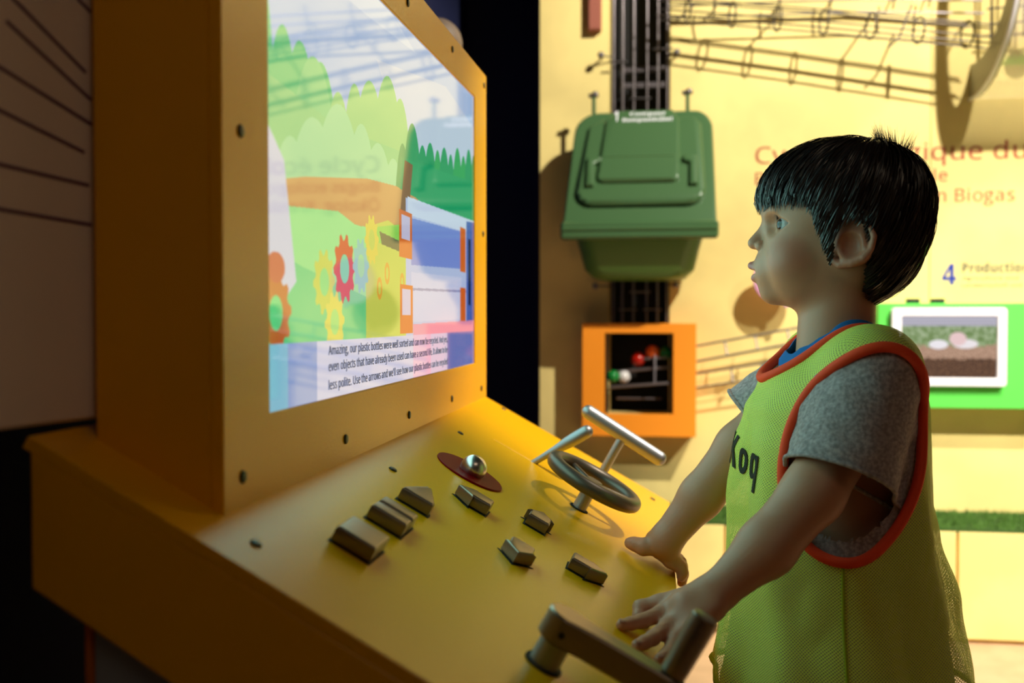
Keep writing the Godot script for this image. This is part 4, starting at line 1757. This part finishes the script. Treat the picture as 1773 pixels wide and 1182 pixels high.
func limb(p: Vector3, j: Array, k: float) -> float:
	# j: [point, radius, point, radius, ...] one chain
	var d := 1e9
	for i in range(0, j.size() - 2, 2):
		d = smin(d, cap(p, j[i], j[i + 2], j[i + 1], j[i + 3]), k)
	return d


const NEAR_ARM := [Vector3(0.222, 0.842, -1.042), 0.036, Vector3(0.1500, 0.7320, -0.985), 0.0285, Vector3(0.105, 0.6830, -0.966), 0.0265, Vector3(0.0570, 0.6425, -0.948), 0.0175]
const NEAR_HAND := [
	[Vector3(0.0570, 0.6425, -0.948), 0.0170, Vector3(0.0300, 0.6330, -0.936), 0.0150],
	[Vector3(0.0480, 0.6400, -0.956), 0.0125, Vector3(0.0049, 0.6290, -0.957), 0.0078],
	[Vector3(0.0480, 0.6380, -0.948), 0.0130, Vector3(0.0070, 0.6245, -0.937), 0.0080],
	[Vector3(0.0500, 0.6350, -0.938), 0.0125, Vector3(0.0116, 0.6185, -0.917), 0.0078],
	[Vector3(0.0520, 0.6320, -0.930), 0.0115, Vector3(0.0181, 0.6115, -0.900), 0.0072],
]
const NEAR_FINGERS := [
	[Vector3(0.0049, 0.6290, -0.957), 0.0076, Vector3(-0.0137, 0.6245, -0.955), 0.0070, Vector3(-0.0146, 0.6180, -0.946), 0.0062, Vector3(-0.0085, 0.6140, -0.941), 0.0058],
	[Vector3(0.0070, 0.6245, -0.937), 0.0078, Vector3(-0.0120, 0.6222, -0.918), 0.0068, Vector3(-0.0210, 0.6228, -0.908), 0.0061, Vector3(-0.0293, 0.6240, -0.898), 0.0054],
	[Vector3(0.0116, 0.6185, -0.917), 0.0076, Vector3(-0.0014, 0.6165, -0.888), 0.0067, Vector3(-0.0090, 0.6160, -0.876), 0.0060, Vector3(-0.0148, 0.6165, -0.866), 0.0054],
	[Vector3(0.0181, 0.6115, -0.900), 0.0070, Vector3(0.0122, 0.6070, -0.878), 0.0061, Vector3(0.0080, 0.6060, -0.870), 0.0056, Vector3(0.0041, 0.6065, -0.862), 0.0050],
	[Vector3(0.0400, 0.6330, -0.962), 0.0095, Vector3(0.0190, 0.6240, -0.978), 0.0080, Vector3(0.0012, 0.6160, -0.979), 0.0070, Vector3(-0.0095, 0.6160, -0.976), 0.0060],
]
const FAR_ARM := [Vector3(0.196, 0.842, -1.212), 0.034, Vector3(0.1000, 0.7480, -1.212), 0.0270, Vector3(0.055, 0.6880, -1.207), 0.0250, Vector3(0.0130, 0.6350, -1.202), 0.0190]
const FAR_HAND := [
	[Vector3(0.0130, 0.6350, -1.202), 0.0185, Vector3(0.0080, 0.6230, -1.222), 0.0150],
	[Vector3(0.0120, 0.6280, -1.205), 0.0150, Vector3(0.0200, 0.6110, -1.205), 0.0105],
	[Vector3(0.0100, 0.6270, -1.215), 0.0140, Vector3(0.0220, 0.6090, -1.222), 0.0092],
	[Vector3(0.0060, 0.6280, -1.225), 0.0135, Vector3(0.0190, 0.6100, -1.240), 0.0090],
	[Vector3(0.0020, 0.6280, -1.230), 0.0125, Vector3(0.0140, 0.6120, -1.256), 0.0084],
]
const FAR_FINGERS := [
	[Vector3(0.0040, 0.6300, -1.198), 0.0125, Vector3(-0.0130, 0.6275, -1.197), 0.0105, Vector3(-0.0240, 0.6300, -1.200), 0.0085, Vector3(-0.0295, 0.6305, -1.202), 0.0070],
	[Vector3(0.0200, 0.6110, -1.205), 0.0090, Vector3(0.0310, 0.6030, -1.205), 0.0078, Vector3(0.0335, 0.5960, -1.206), 0.0070, Vector3(0.0320, 0.5900, -1.207), 0.0062],
	[Vector3(0.0220, 0.6090, -1.222), 0.0085, Vector3(0.0325, 0.6000, -1.222), 0.0075, Vector3(0.0345, 0.5900, -1.222), 0.0068, Vector3(0.0330, 0.5800, -1.222), 0.0060],
	[Vector3(0.0190, 0.6100, -1.240), 0.0082, Vector3(0.0320, 0.6000, -1.241), 0.0073, Vector3(0.0340, 0.5900, -1.241), 0.0066, Vector3(0.0325, 0.5810, -1.241), 0.0058],
	[Vector3(0.0140, 0.6120, -1.256), 0.0075, Vector3(0.0300, 0.6000, -1.258), 0.0066, Vector3(0.0330, 0.5930, -1.258), 0.0060, Vector3(0.0320, 0.5860, -1.258), 0.0054],
]


func arm_d(p: Vector3, arm: Array, hand: Array, fingers: Array) -> float:
	var d := limb(p, arm, 0.012)
	if p.x < 0.09:
		for h in hand:
			d = smin(d, limb(p, h, 0.004), 0.010)
		var g := 1e9
		for f in fingers:
			g = minf(g, limb(p, f, 0.0028))
		d = smin(d, g, 0.0045)
	return d


func near_arm_d(p: Vector3) -> float:
	return arm_d(p, NEAR_ARM, NEAR_HAND, NEAR_FINGERS)


func far_arm_d(p: Vector3) -> float:
	return arm_d(p, FAR_ARM, FAR_HAND, FAR_FINGERS)


const LEGS := [[0.052, 0.0], [-0.052, 0.0]]


func trunk_d(p: Vector3) -> float:
	var q := to_bod(p)
	var d := smax(torso_d(q, -0.006), 0.46 - q.y, 0.04)
	for s in [0.05, -0.05]:
		d = smin(d, limb(q, [Vector3(-0.005, 0.50, s), 0.058, Vector3(0.0, 0.285, s), 0.041, Vector3(-0.012, 0.20, s), 0.040, Vector3(-0.012, 0.075, s), 0.027, Vector3(0.0, 0.045, s), 0.030], 0.02), 0.03)
	return d


func shorts_d(p: Vector3) -> float:
	var q := to_bod(p)
	var d := ell(q - Vector3(0, 0.50, 0), Vector3(0.092, 0.075, 0.108))
	for s in [0.054, -0.054]:
		d = smin(d, cap(q, Vector3(-0.003, 0.48, s), Vector3(0.002, 0.28, s), 0.064, 0.060), 0.03)
	return maxf(d, 0.29 - q.y)


func shoe_d(q: Vector3) -> float:
	var d := smin(cap(q, Vector3(-0.03, 0.035, 0), Vector3(0.095, 0.026, 0), 0.036, 0.031), cap(q, Vector3(-0.018, 0.03, 0), Vector3(-0.012, 0.085, 0), 0.036, 0.034), 0.03)
	return smax(smax(d, 0.004 - q.y, 0.006), q.y - 0.09, 0.004)


func skin_at(p: Vector3, red: float) -> Color:
	var c := Color(0.54, 0.258, 0.160)
	return c.lerp(Color(0.56, 0.19, 0.125), red)


func person() -> void:
	var who := thing("person", "small boy in a lime mesh bib standing at the console", "person", Vector3(0.2, 0, -1.12))
	var body := MB.new()
	# head and neck, in the head's own measure, then placed
	var hm := nets(head_d, Vector3(-160, -232, -116), Vector3(172, 160, 116), 2.7)
	for p in hm.v:
		var q := Vector3(p.x, p.y, absf(p.z))
		var lip := minf(cap(q, LU0, LU1, 7.2, 3.6), cap(q, LL0, LL1, 7.4, 3.6))
		var c := skin_at(p, clampf(1.0 - (q - Vector3(80, -45, 62)).length() / 45.0, 0.0, 0.5))
		c = c.lerp(Color(0.52, 0.19, 0.17), clampf(1.0 - lip / 3.0, 0.0, 1.0))
		if q.z > 78 and q.x < 12 and q.y < 15 and q.y > -75:
			c = c.lerp(Color(0.46, 0.16, 0.11), 0.5)
		hm.c.append(c)
	body.append(hm.moved(head_t()))
	var from := 0
	for fn in [near_arm_d, far_arm_d]:
		var lo := Vector3(-0.05, 0.57, -1.0 if fn == near_arm_d else -1.28)
		lo.z = -1.09 if fn == near_arm_d else -1.29
		var hi := Vector3(0.27, 0.89, -0.835 if fn == near_arm_d else -1.15)
		var am := nets(fn, lo, hi, 0.0026)
		for p in am.v:
			am.c.append(skin_at(p, 0.25 if p.x < 0.03 else 0.0))
		body.append(am)
	var tr := nets(trunk_d, Vector3(0.03, 0.01, -1.30), Vector3(0.36, 0.93, -0.95), 0.010)
	for p in tr.v:
		tr.c.append(skin_at(p, 0.0))
	body.append(tr)
	obj("body", body, M["skin"], who, 180.0)
	nails(who)
	face_details(who)
	hair(who)
	clothes(who)


func nails(who: Node3D) -> void:
	var nm := pm("nail", Color(0.72, 0.50, 0.44), 0.35)
	for f in NEAR_FINGERS.slice(1, 4):
		var tip: Vector3 = f[6]
		var d: Vector3 = (f[6] - f[4]).normalized()
		var n := (PN - d * PN.dot(d)).normalized()
		var s := d.cross(n)
		var m := MB.new()
		var c: Vector3 = tip + d * 0.0012 + n * (f[7] * 0.86)
		var t := Transform3D(Basis(s * 0.0034, n * 0.0012, d * 0.0042), c)
		var u := MB.new()
		ball(u, Vector3.ZERO, 1.0, 14)
		obj("fingernail", u.moved(t), nm, who, 180.0)


func face_details(who: Node3D) -> void:
	var T := head_t()
	for s in [1.0, -1.0]:
		var c := Vector3(EC.x, EC.y, EC.z * s)
		var look := Vector3(0.88, 0.03, 0.47 * s).normalized()
		var m := MB.new()
		var prof := []
		for i in 41:
			var a := PI * i / 40.0
			var r := 21.0 + (1.1 * pow(maxf(0.0, 1.0 - a / 0.48), 0.8) if a < 0.48 else 0.0)
			prof.append(Vector2(r * sin(a) if i > 0 and i < 40 else 0.0, r * cos(a)))
		lathe(m, prof, 40, Transform3D(up_to(look), c))
		for p in m.v:
			var a := (p - c).normalized().angle_to(look)
			var col := Color(0.44, 0.42, 0.42)
			if a < 0.21:
				col = Color(0.004, 0.004, 0.005)
			elif a < 0.52:
				col = Color(0.045, 0.030, 0.020) if a < 0.45 else Color(0.012, 0.010, 0.010)
			m.c.append(col)
		obj("eye", m.moved(T), M["eyeball"], who, 180.0)
		# lashes along the upper lid, and the brow
		var lash := MB.new()
		for i in 40:
			var ah := -0.82 + 1.64 * i / 39.0
			var av := 0.47 * (1.0 - pow(ah / 0.90, 2.0)) + 0.02
			var dir := Vector3(0.75, 0, 0.661) * cos(ah) + Vector3(-0.661, 0, 0.75) * sin(ah)
			dir = (dir * cos(av) + Vector3.UP * sin(av)).normalized()
			var a := EC + dir * 22.4
			var b := a + dir * 5.0 + Vector3(0, 1.2, 0)
			var e := b + dir * 2.6 + Vector3(0, 2.6, 0)
			for q in [[a, b], [b, e]]:
				var w := 0.9 if q[0] == a else 0.45
				var sid: Vector3 = (q[1] - q[0]).cross(Vector3.UP).normalized() * w
				var k := [q[0] - sid, q[0] + sid, q[1] + sid * 0.5, q[1] - sid * 0.5]
				var ids := []
				for z in k:
					ids.append(lash.vert(Vector3(z.x, z.y, z.z * s)))
				lash.quad(ids[0], ids[1], ids[2], ids[3])
		var lo := obj("eyelashes", lash.moved(T), M["hair"], who, 180.0)
		lo.set_meta("kind", "stuff")
		var brow := MB.new()
		for i in 150:
			var t := rng.randf()
			var c0 := Vector3(116, 34, 14).lerp(Vector3(92, 40, 60), t) + Vector3(0, rng.randf_range(-3.5, 3.5) * (1.1 - t) + sin(t * PI) * 4.0, 0)
			c0 = hit(head_d, c0 + Vector3(26, 2, 20), Vector3(40, c0.y, 10)) + Vector3(0.4, 0, 0.3)
			var dr := Vector3(-3.5, 1.2 - 2.0 * t, 6.0).normalized() * 7.0
			var c1 := c0 + dr
			c1 = hit(head_d, c1 + Vector3(26, 2, 20), Vector3(40, c1.y, 10)) + Vector3(0.6, 0, 0.5)
			var up := Vector3(0, 0.45, 0)
			var k := [c0 - up, c0 + up, c1]
			var ids := []
			for z in k:
				ids.append(brow.vert(Vector3(z.x, z.y, z.z * s)))
			brow.tri(ids[0], ids[1], ids[2])
		var bo := obj("eyebrow", brow.moved(T), M["hair"], who, 180.0)
		bo.set_meta("kind", "stuff")


# ------------------------------------------------------------------ hair
const HC := Vector3(-10, 47, 0)


func hem(p: Vector3) -> float:
	var psi := rad_to_deg(atan2(absf(p.z), p.x + 10.0))
	return curve(psi, PackedFloat32Array([0, 15, 30, 45, 55, 61, 66, 71, 75, 79, 83, 87, 97, 105, 110, 115, 122, 140, 180]), PackedFloat32Array([40, 38, 36, 36, 34, 24, -10, -45, -72, -60, -10, 6, 8, 4, -30, -90, -122, -128, -118]))


func hair_pt(th: float, ph: float) -> Vector3:
	var pole := Vector3(-45, 100, 0).normalized()
	var e1 := Vector3(100, 45, 0).normalized()
	var d := pole * cos(th) + (e1 * cos(ph) + Vector3(0, 0, 1) * sin(ph)) * sin(th)
	var rf := 144.0 if d.x > 0 else 143.0
	var ru := 109.0 if d.y > 0 else 180.0
	var pw := 2.15
	var s := pow(absf(d.x) / rf, pw) + pow(absf(d.y) / ru, pw) + pow(absf(d.z) / 106.0, pw)
	return HC + d * pow(s, -1.0 / pw)


func hair(who: Node3D) -> void:
	var T := head_t()
	var NT := 90
	var NP := 200
	var g := []
	for i in NT + 1:
		var row := []
		for j in NP:
			row.append(HC + (hair_pt(2.75 * i / NT, TAU * j / NP) - HC) * 0.975)
		g.append(row)
	# the mass of the hair: a cap that ends at the hair line
	var m := MB.new()
	var id := {}
	for i in NT:
		for j in NP:
			var q := [g[i][j], g[i][(j + 1) % NP], g[i + 1][(j + 1) % NP], g[i + 1][j]]
			var mid: Vector3 = (q[0] + q[1] + q[2] + q[3]) / 4.0
			if mid.y < hem(mid) + 7.0:
				continue
			var ids := []
			for k in 4:
				var key_ := Vector2i(i + (1 if k >= 2 else 0), (j + (1 if k == 1 or k == 2 else 0)) % NP)
				if i == 0 and k < 2:
					key_ = Vector2i(0, 0)
				if not id.has(key_):
					id[key_] = m.vert(q[k])
				ids.append(id[key_])
			m.quad(ids[0], ids[1], ids[2], ids[3])
	var o := MB.new()
	o.append(m)
	o.orient(0)
	var cap_o := obj("hair", o.moved(T), M["hair"], who, 180.0)
	# strands that lie on it
	var s := MB.new()
	var clump := FastNoiseLite.new()
	clump.seed = 5
	clump.frequency = 0.35
	var n := 0
	while n < 9500:
		var ph := rng.randf() * TAU
		var th := acos(1.0 - rng.randf() * 1.85) * 0.98
		var p := hair_pt(th, ph)
		var over := rng.randf_range(-9.0, 7.0)
		if p.y < hem(p) + over:
			continue
		n += 1
		var long := rng.randf_range(50.0, 95.0)
		var lift := rng.randf_range(0.6, 5.0)
		var w := rng.randf_range(0.6, 1.3)
		var drift := rng.randf_range(-0.10, 0.10)
		var twist := rng.randf_range(-0.9, 0.9)
		lift += 1.5 + 5.0 * clump.get_noise_2d(ph * 40.0, th * 6.0)
		var pts := [p]
		var t := th
		var f := ph
		var gone := 0.0
		while gone < long:
			t += 0.085
			f += drift * 0.085
			if t > 2.85:
				break
			var q := hair_pt(t, f)
			if q.y < hem(q) + over:
				break
			gone += q.distance_to(pts[-1])
			pts.append(q)
		if pts.size() < 2:
			continue
		var last := -1
		var last2 := -1
		for i in pts.size():
			var u := float(i) / (pts.size() - 1)
			var out: Vector3 = (pts[i] - HC).normalized()
			var dir: Vector3 = (pts[mini(i + 1, pts.size() - 1)] - pts[maxi(i - 1, 0)]).normalized()
			var sd := dir.cross(out).normalized()
			sd = (sd * cos(twist) + out * sin(twist)).normalized()
			var c: Vector3 = pts[i] + out * (lift * sin(PI * clampf(u * 0.8 + 0.12, 0, 1)))
			var ww := w * (1.0 - 0.85 * pow(u, 3.0))
			var a := s.vert(c - sd * ww)
			var b := s.vert(c + sd * ww)
			if last >= 0:
				s.quad(last, last2, b, a)
			last = a
			last2 = b
	# the tuft at the crown and a few loose hairs
	for i in 420:
		var loose := i >= 330
		var ph := PI + rng.randf_range(-0.9, 0.9) if not loose else rng.randf() * TAU
		var th := rng.randf_range(0.05, 0.55) if not loose else rng.randf_range(0.0, 1.6)
		var p := hair_pt(th, ph)
		if p.y < hem(p) + 10.0:
			continue
		var out := (p - HC).normalized()
		var lean := Vector3(0.55, 0.6, 0) if p.x > -95 else Vector3(-0.15, 0.9, 0)
		lean += Vector3(rng.randf_range(-0.4, 0.4), rng.randf_range(-0.2, 0.3), rng.randf_range(-0.3, 0.3))
		var len_ := rng.randf_range(14.0, 34.0) if not loose else rng.randf_range(8.0, 18.0)
		var last := -1
		var last2 := -1
		for k in 5:
			var u := k / 4.0
			var c := p + out * len_ * u * (0.35 if not loose else 0.3) + lean.normalized() * len_ * u * (0.9 if not loose else 0.35)
			var sd := out.cross(lean).normalized() if out.cross(lean).length() > 0.05 else Vector3(0, 0, 1)
			sd = (sd + Vector3(0.5, 0, 0)).normalized()
			var ww := (0.75 if not loose else 0.28) * (1.0 - 0.9 * u)
			var a := s.vert(c - sd * ww)
			var b := s.vert(c + sd * ww)
			if last >= 0:
				s.quad(last, last2, b, a)
			last = a
			last2 = b
	var st := obj("strands", s.moved(T), M["hair"], cap_o, 180.0)
	st.set_meta("kind", "stuff")


# ------------------------------------------------------------------ clothes
func clothes(who: Node3D) -> void:
	# shirt
	var sm := nets(shirt_d, Vector3(0.04, 0.46, -1.30), Vector3(0.36, 0.93, -0.92), 0.0052)
	sm = clipped(sm, func(p):
		var q := to_bod(p)
		if q.y < 0.475:
			return true
		if q.y > 0.80 and Vector2((q.x - 0.004) / 0.056, q.z / 0.054).length() < 1.0:
			return true
		for s in [NS, FS]:
			var ax: Vector3 = (s[1] - s[0]).normalized()
			if (p - s[1]).dot(ax) > -0.0035 and p.distance_to(s[1]) < 0.062:
				return true
		return false)
	var shirt := obj("shirt", sm, M["grey jersey"], who, 180.0)
	# sleeve hems
	for s in [NS, FS]:
		var ax: Vector3 = (s[1] - s[0]).normalized()
		var b := up_to(ax)
		var pts := []
		for i in 40:
			var dir := b.x * cos(TAU * i / 40.0) + b.z * sin(TAU * i / 40.0)
			pts.append(hit(shirt_d, s[1] - ax * 0.004 + dir * 0.12, s[1] - ax * 0.004))
		wire_cloth("sleeve_hem", pts, 0.0022, shirt, "grey jersey")
	# collar
	var col := MB.new()
	var rows := []
	for i in 56:
		var a := TAU * i / 56.0
		var f := 0.004 + 0.056 * cos(a)
		var l := 0.054 * sin(a)
		var p := hit(shirt_d, bod(f, 1.0, l), bod(f, 0.7, l))
		var inn := (bod(0.004, p.y, 0) - p).normalized()
		rows.append([p - inn * 0.0025 - Vector3(0, 0.002, 0), p - inn * 0.002 + Vector3(0, 0.004, 0), p + inn * 0.004 + Vector3(0, 0.0125, 0), p + inn * 0.0055 + Vector3(0, 0.0135, 0), p + inn * 0.006 + Vector3(0, 0.011, 0), p + inn * 0.003 - Vector3(0, 0.002, 0)])
	for r in rows:
		for q in r:
			col.vert(q)
	for i in 56:
		for j in 6:
			var a := i * 6 + j
			var b := i * 6 + (j + 1) % 6
			var c := ((i + 1) % 56) * 6 + (j + 1) % 6
			var d := ((i + 1) % 56) * 6 + j
			col.quad(a, b, c, d)
	col.orient(0)
	obj("collar", col, M["blue rib"], shirt, 60.0).set_meta("label", "blue ribbed shirt collar")
	# bib
	var vm := nets(vest_d, Vector3(0.03, 0.48, -1.31), Vector3(0.38, 0.93, -0.93), 0.0050)
	vm = clipped(vm, func(p):
		var q := to_bod(p)
		return q.y < 0.507 or in_armhole(q) or in_neck(q))
	var bib := obj("bib", vm, M["bib mesh cloth"], who, 180.0)
	bib.set_meta("label", "lime yellow mesh sports bib with orange edging")
	for s in [1.0, -1.0]:
		var pts := []
		for i in 72:
			var a := TAU * i / 72.0
			var f: float = AH[3] + AH[2] * cos(a) - AH[1] * sin(a) * 0.18
			var y: float = AH[0] + AH[1] * sin(a)
			pts.append(hit(vest_d, bod(f, y, 0.22 * s), bod(f, y, 0.03 * s)))
		wire_cloth("armhole_binding", smooth_loop(pts, 3), 0.0054, bib, "orange binding")
		var seam := []
		for i in 12:
			var y := 0.662 - (0.662 - 0.51) * i / 11.0
			seam.append(hit(vest_d, bod(0.026, y, 0.25 * s), bod(0.026, y, 0.03 * s)))
		var sw := MB.new()
		tube(sw, seam, 0.0018, 6)
		obj("side_seam", sw, M["bib hem"], bib, 180.0)
	var np := []
	for i in 72:
		var a := TAU * i / 72.0
		np.append(hit(vest_d, bod(0.012 + 0.070 * cos(a), 1.0, 0.062 * sin(a)), bod(0.012 + 0.070 * cos(a), 0.70, 0.062 * sin(a))))
	wire_cloth("neck_binding", smooth_loop(np, 3), 0.0054, bib, "orange binding")
	var hp := []
	for i in 96:
		var a := TAU * i / 96.0
		var d := bod(cos(a), 0, sin(a)) - BO
		hp.append(hit(vest_d, BO + Vector3(0, 0.509, 0) + d * 0.25, BO + Vector3(0, 0.509, 0)))
	wire_cloth("hem", hp, 0.0032, bib, "bib hem")
	# print on the chest
	var x := -0.014
	for ch in [["K", 0.026], ["o", 0.018], ["q", 0.018]]:
		var l := letters(ch[0], ch[1], 0.034, true, 0.001)
		for i in l.v.size():
			var p := l.v[i]
			var ll := x + p.x
			var y := 0.745 + p.y - (ll + 0.03) * 0.18
			var h := hit(vest_d, bod(0.25, y, ll), bod(0.0, y, ll))
			l.v[i] = h + Vector3(-cos(BA), 0, sin(BA)) * (0.0012 + 0.4 * p.z)
		obj("printed_letter", l, M["dark print"], bib, 20.0)
		x += ch[1] + 0.006
	# shorts and shoes
	obj("shorts", nets(shorts_d, Vector3(0.03, 0.26, -1.32), Vector3(0.38, 0.62, -0.93), 0.009), M["navy shorts"], who, 180.0)
	for s in [0.05, -0.05]:
		var sh := nets(shoe_d, Vector3(-0.08, -0.01, -0.05), Vector3(0.14, 0.13, 0.05), 0.006)
		var w := MB.new()
		w.f = sh.f
		for p in sh.v:
			w.v.append(bod(p.x, p.y - 0.003, p.z + s))
		w.orient(0)
		obj("shoe", w, M["shoe"], who, 180.0)


func smooth_loop(p: Array, n: int) -> Array:
	for k in n:
		var q := []
		for i in p.size():
			q.append((p[i] * 2.0 + p[(i + 1) % p.size()] + p[(i + p.size() - 1) % p.size()]) / 4.0)
		p = q
	return p


func wire_cloth(called: String, pts: Array, r: float, parent: Node3D, mat: String) -> void:
	var m := MB.new()
	tube(m, pts, r, 10, true)
	obj(called, m, M[mat], parent, 180.0)
